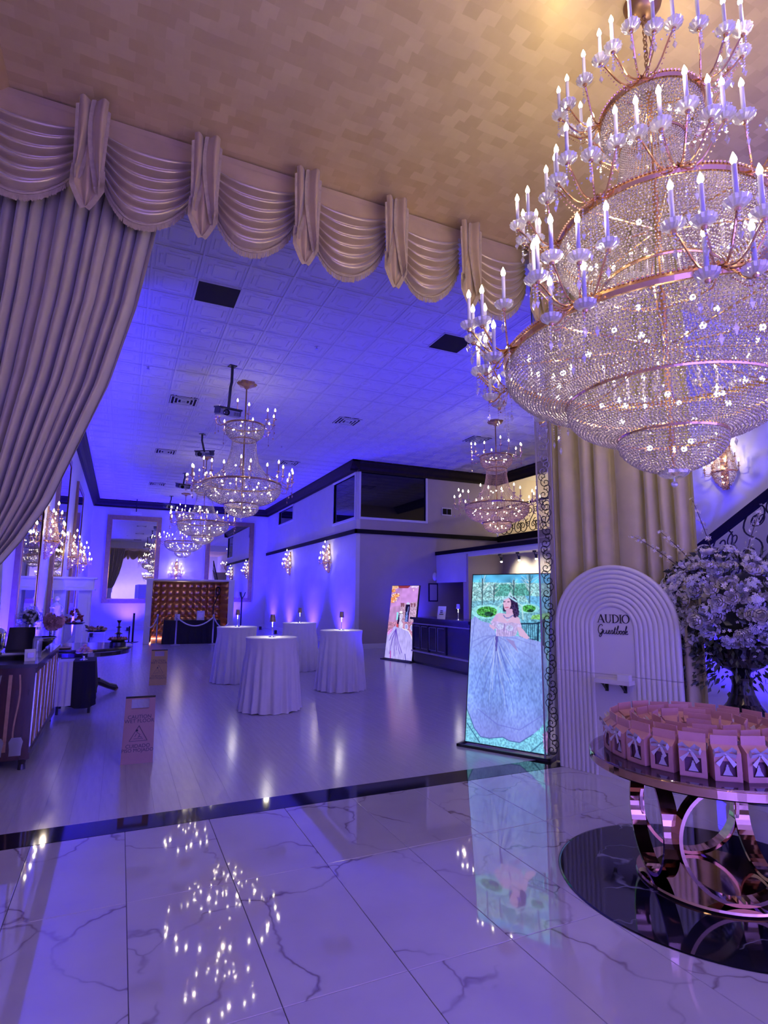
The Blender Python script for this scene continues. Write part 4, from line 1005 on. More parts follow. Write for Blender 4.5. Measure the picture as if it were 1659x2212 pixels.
led_poster((3.735, 5.86, 0), (4.225, 5.03, 0), 1.93, .14, im1, 'tall leaning LED poster showing a woman in a blue ball gown in a park', sm1)
led_poster((6.58, 14.28, 0), (6.88, 13.28, 0), 1.93, .14, im2, 'tall leaning LED poster with pink picture of a gown in a ballroom', sm1)

# ================================================================== COCKTAIL TABLES AND LAMPS
def cocktail_mesh(seed):
    r_ = np.random.default_rng(seed); ph = r_.random(6)*6.28
    def fn(u, v):
        a = u*2*PI; z = 1.05*(1-v)
        amp = .002+.060*max(0, v-.06)**.8
        r0 = .392+.055*v**1.6-.018*math.sin(PI*min(1, v*3))
        w_ = math.sin(17*a+ph[0]+.8*math.sin(3*a+ph[1]))+.45*math.sin(29*a+ph[2])
        r = r0+amp*.5*w_
        zz = z+(.012*math.sin(5*a+ph[3]) if v > .98 else 0)
        return (r*math.cos(a), r*math.sin(a), max(zz, .004))
    mb = MB().grid(fn, 180, 24); mb.lathe([(0, 1.056), (.37, 1.056), (.388, 1.055), (.393, 1.048)], 60)
    return mb.mesh('cover', M_cloth, True)
def table_lamp(loc, label, shade_m=None, h=.34):
    R = thing('table_lamp', label, 'lamp', loc, 0, 'cordless lamps on the cocktail tables')
    MB().lathe([(0, .0), (.055, 0), (.055, .008), (.012, .014), (.007, .03), (.007, h-.09), (0, h-.09)], 20).build('stem', M_chrome, R, smooth=True)
    MB().lathe([(.034, h-.11), (.047, h-.11), (.036, h), (.0, h), (.0, h-.004), (.032, h-.004)][1:], 24).build('shade', shade_m or M_lamp, R, smooth=False)
    MB().lathe([(0, h-.102), (.04, h-.102)], 16).build('diffuser', M_bulb, R)
    light('lamp_light', 'POINT', (0, 0, h-.16), 2.4, (1, .93, .82), R, .03)
    return R
tb = [((2.15, 8.77), 'white draped cocktail table out in front of the other three', 'cordless gold shade lamp on the front cocktail table of four'), ((2.17, 11.75), 'white draped cocktail table half hidden behind the front cocktail table', 'cordless gold shade lamp on the cocktail table next to the photo booth'),
      ((3.82, 13.0), 'white draped cocktail table set back towards the block wall sconces', 'cordless gold shade lamp on the cocktail table set back by the block wall'), ((3.77, 10.1), 'white draped cocktail table closest to the pink LED poster', 'cordless gold shade lamp on the cocktail table closest to the pink poster')]
for k, ((x, y), l1, l2) in enumerate(tb):
    tag(obj('cocktail_table', cocktail_mesh(k), None, (x, y, 0), k*1.3), l1, 'table', 'draped cocktail tables'); table_lamp((x, y, 1.054), l2)

# ================================================================== WET FLOOR SIGNS
def wet_sign(loc, rz, m, label):
    R = thing('wet_floor_sign', label, 'sign', loc, rz, 'wet floor signs'); wd, ht = .30, .64; lean = .17
    def board(sgn):
        poly = [(-wd/2, 0), (wd/2, 0), (wd/2*.95, ht), (-wd/2*.95, ht)]; hx, h0, h1 = .085, ht-.115, ht-.02
        mb = MB(); T = Matrix.Translation((0, -sgn*ht*math.sin(lean), 0)) @ Matrix.Rotation(-sgn*lean, 4, 'X') @ Matrix.Rotation(PI/2, 4, 'X')
        for q in ([(-wd/2, 0), (wd/2, 0), (wd/2*.96, h0), (-wd/2*.96, h0)], [(-wd/2*.96, h0), (-hx, h0), (-hx, h1), (-wd/2*.95, h1)], [(hx, h0), (wd/2*.96, h0), (wd/2*.95, h1), (hx, h1)], [(-wd/2*.95, h1), (wd/2*.95, h1), (wd/2*.95, ht), (-wd/2*.95, ht)]): mb.prism(q, -.006, .006, T)
        o = mb.build('board', m, R); return o, T
    o, T = board(1); board(-1)
    eu = T.to_euler(); at = lambda x, y: tuple(T @ Vector((x, y, .0075)))
    for body, y, s_ in (('CAUTION', .445, .05), ('WET FLOOR', .405, .05), ('CUIDADO', .165, .05), ('PISO MOJADO', .125, .047)): text(body, s_, M_ink, o, at(0, y), eu)
    tri = MB(); c = [(-.085, .215), (.085, .215), (0, .36)]
    for i in range(3):
        a, b = c[i], c[(i+1) % 3]; tri.bar(T @ Vector((*a, .007)), T @ Vector((*b, .007)), .009, .003)
    for a, b in (((-.02, .30), (.015, .275)), ((.015, .275), (-.005, .245)), ((.0, .262), (.035, .245)), ((-.02, .285), (-.035, .255)), ((-.045, .235), (.045, .235))): tri.bar(T @ Vector((*a, .007)), T @ Vector((*b, .007)), .009, .003)
    tri.ball(T @ Vector((-.018, .315, .007)), .012, 8, 4); tri.build('slip_symbol', M_ink, o)
    MB().tube([(-wd/2*.95, 0, ht*math.cos(lean)), (wd/2*.95, 0, ht*math.cos(lean))], .012, 6).build('hinge', M_blackp, R)
wet_sign((.27, 6.64, 0), -.04, M_signb, 'brown wet floor sign standing nearer the marble threshold')
wet_sign((.76, 11.88, 0), -.10, M_signg, 'gold wet floor sign standing deep in the hall beside the food table')

# ================================================================== GIFT TABLE
def gift_table():
    cx, cy = 3.40, 2.575; zt = .722
    R = thing('round_gift_table', 'round glass topped table on polished rose gold hoops', 'table', (cx, cy, 0), 0)
    MB().lathe([(0, .004), (.425, .004), (.43, .012), (.425, .024), (0, .026)], 72).build('base_plate', M_rose, R)
    MB().lathe([(.64, zt-.062), (.672, zt-.062), (.678, zt-.055), (.678, zt-.013), (.672, zt-.008), (.64, zt-.008), (.64, zt-.062)], 96).build('rim_band', M_rose, R)
    MB().lathe([(0, zt-.010), (.64, zt-.010), (.674, zt-.010), (.678, zt-.004), (.674, zt), (0, zt)], 96).build('glass_top', M_tglass, R)
    MB().lathe([(0, zt-.05), (.60, zt-.05), (.60, zt-.035), (.0, zt-.035)], 64).build('under_panel', mat('dark_under_panel', (.05, .035, .06), .2), R)
    ro = (zt-.06-.03)/2; zc = .026+ro
    hoop = MB(); n = 64; hw, th = .045, .02
    V = []; Fc = []
    for i in range(n):
        a = 2*PI*i/n
        for dr, dx in ((0, -hw), (0, hw), (-th, hw), (-th, -hw)): V.append((dx, (ro+dr)*math.cos(a), (ro+dr)*math.sin(a)))
    for i in range(n):
        for j in range(4): Fc.append((i*4+j, i*4+(j+1) % 4, ((i+1) % n)*4+(j+1) % 4, ((i+1) % n)*4+j))
    hoop.add(V, Fc); hm = hoop.mesh('hoop_leg', M_rose)
    d0 = math.atan2(-cy, -cx)+.385
    for k in range(4):
        a = d0+k*PI/2; o = obj('hoop_leg', hm, R, (.33*math.cos(a), .33*math.sin(a), zc), a)
    return cx, cy, zt
gx, gy, gz = gift_table()
bow = MB()
for s_ in (-1, 1):
    for ph in (0, .25):
        pts = [(0, 0, 0), (s_*.028, -.012, .022+ph*.02), (s_*.05, -.006, .012), (s_*.045, -.012, -.006), (0, -.004, 0)]
        V = [];
        for p in pts: V += [(p[0], p[1]-.008-ph*.02, p[2]+.010), (p[0], p[1]+.006-ph*.02, p[2]-.010)]
        bow.add(V, [(2*i, 2*i+1, 2*i+3, 2*i+2) for i in range(len(pts)-1)])
    V = [(-.004, -.01, 0), (.008, -.008, .002), (s_*.045, -.02, -.04), (s_*.030, -.022, -.055)]; bow.add(V, [(0, 1, 2, 3)])
bow.octa((0, -.012, 0), .010)
bow_me = bow.mesh('ribbon_bow', M_ribbon)
bw, bd, bh = .118, .085, .130
body = MB(); wx, w0, w1 = .036, .024, .092
for x0, x1, z0, z1 in ((-bw/2, -wx, 0, bh), (wx, bw/2, 0, bh), (-wx, wx, 0, w0), (-wx, wx, w1, bh)): body.box(x0, x1, -bd/2, -bd/2+.003, z0, z1)
body.box(-bw/2, bw/2, bd/2-.003, bd/2, 0, bh); body.box(-bw/2, -bw/2+.003, -bd/2+.003, bd/2-.003, 0, bh); body.box(bw/2-.003, bw/2, -bd/2+.003, bd/2-.003, 0, bh); body.box(-bw/2, bw/2, -bd/2, bd/2, 0, .003)
hb = bh+.028; body.add([(-bw/2, -bd/2, bh), (bw/2, -bd/2, bh), (bw/2, bd/2, bh), (-bw/2, bd/2, bh), (-bw/2, -.003, hb), (bw/2, -.003, hb), (bw/2, .003, hb), (-bw/2, .003, hb)], [(0, 1, 5, 4), (2, 3, 7, 6), (1, 2, 6, 5), (3, 0, 4, 7)])
body.box(-bw/2, bw/2, -.003, .003, hb, hb+.042); body_me = body.mesh('carton', M_pink)
back_me = MB().box(-wx-.004, wx+.004, -bd/2+.022, -bd/2+.026, w0-.01, w1+.01).mesh('window_backing', M_pinkd)
gown_me = MB().prism([(-.022, .026), (.022, .026), (.009, .050), (.007, .062), (.004, .066), (.004, .074), (-.004, .074), (-.004, .066), (-.007, .062), (-.009, .050)], -.0015, .0015, Matrix.Translation((0, -bd/2+.012, 0)) @ Matrix.Rotation(PI/2, 4, 'X')).mesh('gown_card', M_ribbon)
handle_me = MB().tube([(-.058, 0, .03), (-.075, 0, .05), (-.078, 0, .07), (-.070, 0, .09), (-.058, 0, .098)], .003, 5).mesh('side_loop', M_pink)
G1 = []
for r, n, off in ((.53, 22, 0.), (.395, 16, .5), (.26, 10, .2), (.12, 4, .4)):
    for k in range(n):
        a = 2*PI*(k+off)/n
        G1.append((r, a))
for i, (r, a) in enumerate(G1):
    jx = RNG.normal()*.006; rz = a+PI/2+RNG.normal()*.06
    B = thing('gift_carton', 'pink gable gift carton with white ribbon on the glass table, outermost ring' if r > .5 else 'pink gable gift carton with white ribbon crowded inside the ring of cartons', 'gift box', (gx+.03+(r+jx)*math.cos(a), gy+.04+(r+jx)*math.sin(a), gz), rz, 'pink gift cartons')
    s_ = 1.13+RNG.normal()*.02; B.scale = (s_, s_, s_)
    obj('carton', body_me, B); obj('window_backing', back_me, B); obj('gown_card', gown_me, B); obj('ribbon_bow', bow_me, B, (RNG.normal()*.006, -bd/2+.006, bh-.006), RNG.normal()*.15)
    if i % 3 == 0: obj('side_loop', handle_me, B)

# ================================================================== AUDIO GUESTBOOK ARCH
def catmull(P, n=5):
    P = [P[0]]+list(P)+[P[-1]]; out = []
    for i in range(1, len(P)-2):
        p0, p1, p2, p3 = [np.array(q, float) for q in P[i-1:i+3]]
        for t in [k/n for k in range(n)]: out.append(tuple(.5*((2*p1)+(-p0+p2)*t+(2*p0-5*p1+4*p2-p3)*t*t+(-p0+3*p1-3*p2+p3)*t**3)))
    out.append(tuple(P[-2])); return out
def arch_panel():
    d = Vector((.229, -.656, 0)).normalized(); R = thing('guestbook_arch', 'white ribbed arch panel reading audio guestbook, standing before the straight drape', 'arch panel', (4.19, 4.80, 0), math.atan2(d.y, d.x))
    hw, sp_, c, seam = .615, 1.40, .615, .955
    arc = [(c+hw*math.cos(PI*k/48), sp_+hw*math.sin(PI*k/48)) for k in range(49)]
    T = Matrix.Rotation(PI/2, 4, 'X')                     # local xy -> xz, thickness along -y
    MB().prism([(0, 0), (2*hw, 0), (2*hw, seam-.0015), (0, seam-.0015)], -.03, 0, T).build('lower_board', M_panelw, R)
    MB().prism([(0, seam+.0015), (2*hw, seam+.0015)]+arc, -.03, 0, T).build('upper_board', M_panelw, R)
    n = 9; r_in = .20; stp = (hw-r_in)/n
    def rib(r0, r1, lower):
        mb = MB(); rm = (r0+r1)/2; w_ = (r1-r0)/2-.0015
        prof = [(-w_, 0), (-w_*.8, .008), (-w_*.4, .0125), (0, .014), (w_*.4, .0125), (w_*.8, .008), (w_, 0)]
        if lower: paths = [[(c-rm, .001), (c-rm, seam-.002)], [(c+rm, seam-.002), (c+rm, .001)]]; nr = [[(-1, 0)]*2, [(1, 0)]*2]; paths = paths[lower-1:lower]; nr = nr[lower-1:lower]
        else:
            pth = [(c+rm, seam+.002)]+[(c+rm*math.cos(PI*k/40), sp_+rm*math.sin(PI*k/40)) for k in range(41)]+[(c-rm, seam+.002)]
            nr = [[(1, 0)]+[(math.cos(PI*k/40), math.sin(PI*k/40)) for k in range(41)]+[(-1, 0)]]; paths = [pth]
        for pth, nn_ in zip(paths, nr):
            V = []
            for (x, z), (nx_, nz_) in zip(pth, nn_): V += [(x+nx_*o, -h, z+nz_*o) for o, h in prof]
            k = len(prof); mb.add(V, [(i*k+j, i*k+j+1, (i+1)*k+j+1, (i+1)*k+j) for i in range(len(pth)-1) for j in range(k-1)])
        return mb
    for i in range(n):
        rib(r_in+i*stp, r_in+(i+1)*stp, 0).build('rib', M_panelw, R, smooth=True)
        for q in (1, 2): rib(r_in+i*stp, r_in+(i+1)*stp, q).build('rib', M_panelw, R, smooth=True)
    # AUDIO in thin serif capitals
    L = MB(); H = .078; z0 = 1.452; x = c-.142; y0, y1 = -.006, -.0005
    def st(x0, za, x1, zb, t): 
        dx, dz = x1-x0, zb-za; l = math.hypot(dx, dz); nx_, nz_ = -dz/l*t/2, dx/l*t/2
        L.prism([(x0+nx_, za+nz_), (x0-nx_, za-nz_), (x1-nx_, zb-nz_), (x1+nx_, zb+nz_)], .0005, .006, T)
    def ser(xc, z, w_=.024): st(xc-w_/2, z, xc+w_/2, z, .0035)
    def bowl(xc, zc_, rx, rz_, a0, a1, t0, t1, k=20):
        for i in range(k):
            p, q = a0+(a1-a0)*i/k, a0+(a1-a0)*(i+1)/k; t = t0+(t1-t0)*abs(math.cos((p+q)/2)); st(xc+rx*math.cos(p), zc_+rz_*math.sin(p), xc+rx*math.cos(q), zc_+rz_*math.sin(q), t)
    st(x, z0, x+.030, z0+H, .0045); st(x+.030, z0+H, x+.060, z0, .011); st(x+.013, z0+.028, x+.046, z0+.028, .0035); ser(x, z0); ser(x+.060, z0); x += .076
    st(x+.006, z0+.025, x+.006, z0+H, .0105); st(x+.050, z0+.025, x+.050, z0+H, .0045); bowl(x+.028, z0+.026, .022, .026, PI, 2*PI, .004, .008, 12); ser(x+.006, z0+H); ser(x+.050, z0+H); x += .072
    st(x+.006, z0, x+.006, z0+H, .0105); bowl(x+.010, z0+H/2, .048, H/2, -PI/2, PI/2, .004, .0105, 16); ser(x+.004, z0, .022); ser(x+.004, z0+H, .022); x += .072
    st(x+.006, z0, x+.006, z0+H, .0105); ser(x+.006, z0); ser(x+.006, z0+H); x += .022
    bowl(x+.034, z0+H/2, .032, H/2, 0, 2*PI, .004, .0105, 28)
    L.build('lettering', M_ink, R)
    G = MB(); k = .0335; ox, oz = c-.155, 1.345
    strokes = [[(1.5, 2.2), (1.1, 2.6), (.5, 2.3), (.2, 1.2), (.5, .2), (1.1, .1), (1.5, .8), (1.6, 1.2)], [(1.1, 1.15), (1.6, 1.2), (1.5, 0), (1.15, -.9), (.7, -.8), (.95, -.2), (1.85, .5), (1.9, 1)],
               [(1.9, 1), (1.85, .2), (2.2, 0), (2.6, .3), (2.75, 1), (2.75, .2), (3., 0), (3.3, .25), (3.75, .6), (3.72, 1.0), (3.45, .9), (3.35, .3), (3.6, 0), (4., .2), (4.4, 1.1), (4.65, .55), (4.5, .05), (4.2, .1)],
               [(4.55, .05), (4.9, .25), (5.3, 2.0), (5.15, .3), (5.4, 0), (5.7, .35), (6.2, 1.9), (6.1, 2.4), (5.9, 1.5), (5.9, .2), (6.2, 0), (6.5, .4), (6.4, .9), (6.7, .8)], [(4.95, 1.4), (5.65, 1.45)],
               [(6.95, 1), (6.68, .5), (6.95, 0), (7.25, .4), (7.15, .9), (6.95, 1), (7.2, .8), (7.5, .85)], [(7.75, 1), (7.48, .5), (7.75, 0), (8.05, .4), (7.95, .9), (7.75, 1), (8.0, .75), (8.3, .9)],
               [(8.2, .7), (8.6, 1.9), (8.5, 2.4), (8.32, 1.5), (8.25, 0)], [(8.27, .45), (8.75, 1), (8.8, .65), (8.35, .5), (8.75, .05), (9.15, .25)]]
    for s_ in strokes: G.tube([(ox+p[0]*k+p[1]*k*.12, -.004, oz+p[1]*k) for p in catmull(s_, 6)], .0036, 6)
    G.build('script_lettering', M_ink, R)
    MB().box(c-.15, c+.19, -.13, -.001, .885, .925).build('shelf', M_panelw, R)
    for x in (c-.08, c+.10):
        MB().box(x-.014, x+.014, -.018, -.001, .80, .885).box(x-.014, x+.014, -.11, -.001, .877, .885).bar((x, -.10, .88), (x, -.012, .81), .02, .006).build('bracket', M_blackp, R)
    Bx = thing('recorder_box', 'small white box on the shelf of the guestbook arch', 'box', tuple(Vector((4.19, 4.80, 0))+d*(c+.13)+Vector((d.y, -d.x, 0))*.085+Vector((0, 0, .925))), math.atan2(d.y, d.x))
    MB().box(-.055, .055, -.035, .035, 0, .05).build('box_body', M_paper, Bx); MB().box(-.056, .056, -.036, .036, .05, .056).build('lid', M_white, Bx)
arch_panel()

# ================================================================== URN WITH FLOWERS
UX, UY = 5.09, 3.43
U = thing('pedestal_urn', 'black lobed urn on a flared pedestal holding the white flowers', 'urn', (UX, UY, 0))
MB().lathe([(0, 0), (.24, 0), (.24, .05), (.20, .06), (.19, .10), (.20, .12), (.20, .50), (.215, .55), (.25, .60), (.26, .63), (.24, .66), (.19, .70), (.13, .78), (.095, .86), (.08, .94), (.085, .98), (.0, .98)], 40).build('pedestal', M_blackg, U, smooth=False)
MB().lathe([(0, .97), (.09, .98), (.10, 1.0), (.06, 1.02), (.08, 1.05), (.17, 1.10), (.23, 1.18), (.25, 1.26), (.27, 1.30), (.25, 1.31), (.2, 1.25), (0, 1.2)], 56, wob=lambda a, i: 1+(.06*abs(math.sin(8*a))) if 5 <= i <= 7 else 1).build('bowl', M_blackg, U, smooth=False)
def rose_mesh():
    mb = MB()
    for ring_, (n, r, h, tilt) in enumerate(((3, .012, .036, .0), (5, .024, .036, .05), (6, .034, .031, .35), (7, .043, .022, .8))):
        for k in range(n):
            a = 2*PI*(k+.5*ring_)/n; wd = .9*PI/n
            V = []
            for v, rr, z in ((0, .3, -.006), (.5, 1.0, h*.6), (1., .72+.3*tilt, h)):
                for u in (-1, -.4, .4, 1): aa = a+u*wd*(1-.15*v); q = r*rr*(1+.10*(1-u*u)*v*tilt+.12*tilt*v); V.append((q*math.cos(aa), q*math.sin(aa), z*(1-.12*u*u*v)))
            mb.add(V, [(j*4+i, j*4+i+1, (j+1)*4+i+1, (j+1)*4+i) for j in range(2) for i in range(3)])
    return mb
rose = rose_mesh(); rose_me = rose.mesh('rose', M_petal, True); rose_me2 = rose.mesh('rose', M_petalb, True)
def orient(o, n_, spin): 
    o.rotation_mode = 'QUATERNION'; o.rotation_quaternion = Vector(n_).to_track_quat('Z', 'Y') @ Matrix.Rotation(spin, 4, 'Z').to_quaternion()
def blossom(mb, p, n_, r):
    n_ = Vector(n_).normalized(); q = n_.to_track_quat('Z', 'Y'); sp0 = RNG.random()*6
    for k in range(5):
        a = sp0+2*PI*k/5; pts = [Vector((0, 0, 0)), Vector((.7*r*math.cos(a-.45), .7*r*math.sin(a-.45), r*.2)), Vector((r*math.cos(a), r*math.sin(a), r*.35)), Vector((.7*r*math.cos(a+.45), .7*r*math.sin(a+.45), r*.2))]
        mb.add([Vector(p)+q @ v for v in pts], [(0, 1, 2, 3)])
def leaf(mb, p, d, l, wd):
    d = Vector(d).normalized(); s_ = d.cross(Vector((RNG.normal(), RNG.normal(), RNG.normal()))).normalized(); p = Vector(p); n_ = d.cross(s_)
    mb.add([p, p+d*l*.45+s_*wd, p+d*l+n_*l*.12, p+d*l*.45-s_*wd], [(0, 1, 2, 3)])
view = Vector((UX, UY, 0)).normalized(); side = Vector((view.y, -view.x, 0))           # side = towards picture right
def keep(p):
    """stay between the drape and the arch panel"""
    p = Vector(p); lat, dep = p.dot(side), p.dot(view)
    if lat < -.16: dep = min(dep, -.15)
    if lat < -.32: dep = max(dep, -.15)
    q = side*lat+view*dep; return Vector((q.x, q.y, p.z))
FL = thing('flower_arrangement', 'large white rose and hydrangea arrangement overflowing the black urn', 'flowers', (UX, UY, 0))
ctr = Vector((-.0, .04, 1.63)); rad = Vector((.62, .60, .50))
lf = MB(); bl_ = MB(); hy = MB()
k = 0
for i in range(330):
    v = Vector((RNG.normal(), RNG.normal(), RNG.normal()*.9+.05)).normalized()
    if v.z < -.75: continue
    s_ = RNG.uniform(.78, 1.0); p = keep(ctr+Vector((v.x*rad.x, v.y*rad.y, v.z*rad.z))*s_)
    if p.z < 1.22 and math.hypot(p.x, p.y) < .3: continue
    if i < 215:
        o = obj('rose', rose_me if i % 5 else rose_me2, FL, p); orient(o, v+Vector((0, 0, .15)), RNG.random()*6); sc_ = RNG.uniform(1.0, 1.6); o.scale = (sc_, sc_, sc_)
    else:
        for q in range(26):
            w_ = (v+Vector((RNG.normal(), RNG.normal(), RNG.normal()))*.5).normalized(); blossom(hy, p+w_*.075, w_, .018)
for i in range(650):
    v = Vector((RNG.normal(), RNG.normal(), RNG.normal())).normalized(); s_ = RNG.uniform(.8, 1.12); p = keep(ctr+Vector((v.x*rad.x, v.y*rad.y, v.z*rad.z))*s_)
    if i % 5 < 2: blossom(bl_, p, v, RNG.uniform(.014, .026))
    leaf(lf, p*1-v*.06, v+Vector((RNG.normal(), RNG.normal(), RNG.normal()))*.7, RNG.uniform(.06, .12), RNG.uniform(.014, .026))
for i in range(420):                                   # trailing foliage round the bowl
    a = RNG.random()*6.28; r = RNG.uniform(.18, .55); p = (r*math.cos(a), r*math.sin(a), RNG.uniform(.95, 1.40)-.25*max(0, r-.3)); p = keep(p); leaf(lf, p, (math.cos(a), math.sin(a), -.8+RNG.normal()*.5), RNG.uniform(.05, .10), .016)
MB().ball(ctr-view*.06+side*.12, .33, 14, 10, .9).build('moss_core', M_leaf, FL, smooth=True); MB().tube([(0, 0, 1.2), tuple(ctr)], .12, 10).build('stem_bundle', M_leaf, FL)
tag(lf.build('foliage', M_leaf, FL), kind='stuff'); tag(bl_.build('small_blossoms', M_petal, FL), kind='stuff'); tag(hy.build('hydrangea_florets', M_petalb, FL), kind='stuff')
for lat, z, l0, dz in ((-.80, 2.28, .45, .25), (-.55, 2.30, .35, .4), (-.28, 2.60, .2, .75), (.25, 2.50, .3, .6), (.62, 2.35, .35, .45), (-.28, 1.0, .45, -.25), (.55, .92, .4, -.3), (.05, .98, .3, -.2), (.85, 1.9, .5, .2)):
    e = side*lat-view*(.16 if lat > -.5 else .34)+Vector((0, 0, z)); s0 = keep(ctr+(e-ctr)*.35); Bn = obj('branch', None, FL)
    mid = (s0+e)/2+Vector((0, 0, .06)); pth = [s0.lerp(mid, t).lerp(mid.lerp(e, t), t) for t in [i/10 for i in range(11)]]
    MB().tube(pth, [.006-.0004*i for i in range(11)], 5).build('twig', M_stem, Bn); mb = MB()
    for i in range(4, 11):
        for q in range(4):
            w_ = Vector((RNG.normal(), RNG.normal(), RNG.normal())).normalized(); blossom(mb, pth[i]+w_*.022, w_, (.024 if z > 1.5 else .018)*(1.15-.05*i))
    tag(mb.build('twig_blossoms' if z > 1.5 else 'twig_leaves', M_petal if z > 1.5 else M_leaf, Bn), kind='stuff')

# ================================================================== RECEPTION DESK AND NOOK
D = thing('reception_desk', 'black lacquered reception desk with raised panels and counter', 'desk', (6.90, 10.6, 0))
MB().box(.0, .62, 0, 2.62, .06, 1.10).build('carcass', M_desk, D); MB().box(-.07, .70, -.05, 2.68, 1.10, 1.155).build('counter_top', M_desk, D); MB().box(.05, .58, .03, 2.6, 0, .06).build('plinth', M_blackp, D)
MB().box(-.05, 0, 0, 2.64, .30, .335).build('foot_ledge', M_silver, D); MB().box(-.025, 0, 0, 2.64, .985, 1.01).build('cornice', M_silver, D)
for k in range(4):
    y0 = 1.02+k*.41
    mb = MB().box(-.014, 0, y0, y0+.34, .40, .94); mb.build('panel', M_desk, D)
    fr = MB()
    for a, b, c_, d_ in ((y0, y0+.34, .40, .408), (y0, y0+.34, .932, .94), (y0, y0+.008, .40, .94), (y0+.332, y0+.34, .40, .94)): fr.box(-.021, -.013, a, b, c_, d_)
    fr.build('panel_moulding', M_silver, D)
for y in (1.0, 1.82, 2.6): MB().box(-.03, 0, y-.03, y+.03, .34, .98).build('pilaster', M_desk, D)
SG = thing('counter_sign', 'small white tilted card sign on the reception counter', 'sign', (6.98, 11.95, 1.155), PI/2+.35)
bd_ = MB().prism([(-.11, 0), (.11, 0), (.11, .30), (-.11, .30)], -.004, .004, Matrix.Rotation(-.2, 4, 'X') @ Matrix.Rotation(PI/2, 4, 'X')).build('card', M_paper, SG); SG.rotation_euler = (0, 0, -PI/2+.5)
for i, z in enumerate((.19, .15, .11)): MB().cbox((0, -.012-.0+z*.2-.0, z), (.07 if i < 2 else .11, .006, .018)).build('print_line', M_ink, SG)
table_lamp((7.02, 11.25, 1.155), 'cordless lamp with pale shade on the reception counter', M_white, .36)
CH = thing('acrylic_chair', 'pale oval backed chair standing behind the pink LED poster', 'chair', (7.40, 13.85, 0), PI)
MB().lathe([(.20, 0), (.22, .015), (.20, .03), (0, .03)], 24).xf(Matrix.Translation((0, 0, .44))).build('seat', M_silver, CH)
MB().lathe([(0, 0), (.19, 0), (.21, .02), (0, .03)], 24).xf(Matrix.Translation((.2, 0, .80)) @ Matrix.Diagonal((1, .9, 1.5, 1)) @ Matrix.Rotation(PI/2, 4, 'Y')).build('backrest', M_silver, CH)
for a, b in ((-.15, -.15), (.15, -.15), (-.15, .15), (.15, .15)): MB().tube([(a, b, 0), (a*.95, b*.95, .45)], .016, 6).build('leg', M_blackp, CH)
WF = thing('wall_picture', 'small dark framed picture on the taupe wall behind the reception desk', 'picture', (9.55, YK, 1.5)); MB().box(0, .36, -.03, 0, 0, .62).build('frame', M_blackp, WF); MB().box(.04, .32, -.034, -.03, .04, .58).build('print', M_taupe, WF)
WV = thing('wall_vent', 'small white double vent grille on the taupe block wall', 'vent', (10.1, YK, 4.5))
MB().box(0, .40, -.02, 0, 0, .28).build('frame', M_white, WV)
for q in (0, 1): MB().box(.03+.18*q, .19+.18*q, -.026, -.015, .04, .24).build('opening', M_trim, WV)
SN = tag(MB().lathe([(0, .05), (.05, .045), (.08, .02), (.08, 0)], 16).xf(Matrix.Translation((9.8, YK, 2.35)) @ Matrix.Rotation(PI/2, 4, 'X') @ Matrix.Diagonal((1, 1.8, 1, 1))).build('wall_speaker', M_white, None, smooth=True), 'white oval wall speaker on the taupe wall beside the fascia', 'speaker')
TK = thing('track_light', 'black track with four small spotlights over the logo wall', 'track light', (10.35, 11.6, 2.98)); MB().box(-.02, .02, 0, 3.1, 0, .04).build('track', M_blackp, TK)
for y in (.15, 1.0, 1.75, 2.6):
    H_ = MB().cbox((0, y, -.04), (.05, .10, .05)).tube([(0, y, -.05), (0, y, -.12), (.05, y, -.16)], .012, 6).lathe([(.03, 0), (.045, .12)], 12, (.06, y, -.24)).build('spot_head', M_blackp, TK)
    MB().ball((.06, y, -.245), .034, 8, 5).build('spot_bulb', M_spot, H_); light('spot_light', 'SPOT', (.14, y, -.30), 60, (1, .93, .70), TK, .03, angle=95, blend=.8, aim=(.80, y, -.62))
LG = thing('wall_logo_mark', 'gold crown above a ringed initial on the lit logo wall', 'logo', (11.2, 12.95, 2.2), 0)
MB().tube([(-.006, -.30*math.cos(t), .30*math.sin(t)-.05) for t in [2*PI*i/40 for i in range(40)]], .008, 5, closed=True).build('ring', M_silver, LG)
mb = MB()
for a, b in (((-.20, .33), (.20, .33)), ((-.20, .37), (.20, .37)), ((-.20, .37), (-.24, .52)), ((-.24, .52), (-.10, .42)), ((-.10, .42), (0, .58)), ((0, .58), (.10, .42)), ((.10, .42), (.24, .52)), ((.24, .52), (.20, .37))): mb.bar((-.006, a[0], a[1]), (-.006, b[0], b[1]), .014, .008)
mb.ball((-.006, 0, .61), .02, 8, 5).build('crown_mark', M_gold, LG)
text('Fo', .30, M_ink, LG, (-.008, .0, -.05), (PI/2, 0, -PI/2), 'initial')

# ================================================================== PHOTO BOOTH
PB = thing('photo_booth', 'white inflatable photo booth lined with quilted copper squares', 'photo booth', (.80, 21.3, 0), -.05)
W_, DP, HB = 2.95, 2.6, 2.20; t = .20
MB().box(0, t, 0, DP, 0, HB).build('side_wall', M_white, PB); MB().box(W_-t, W_, 0, DP, 0, HB).build('side_wall', M_white, PB); MB().box(t, W_-t, DP-t, DP, 0, HB).build('back_wall', M_white, PB); MB().box(t, W_-t, .0, DP-t, HB-.06, HB).build('roof', M_white, PB)
cw = .255; nb = int((W_-2*t)/cw); cw = (W_-2*t)/nb; chh = (HB-.06)/8
def cushion(a, b, dpt=.05):
    def fn(u, v): return ((u)*a, -dpt*(math.sin(PI*u)*math.sin(PI*v))**.45 if 0 < u < 1 and 0 < v < 1 else 0, v*b)
    return MB().grid(fn, 6, 6).mesh('cushion', M_copper, True)
cu_me = cushion(cw, chh); nd = 9; cu2 = cushion((DP-t)/nd, chh)
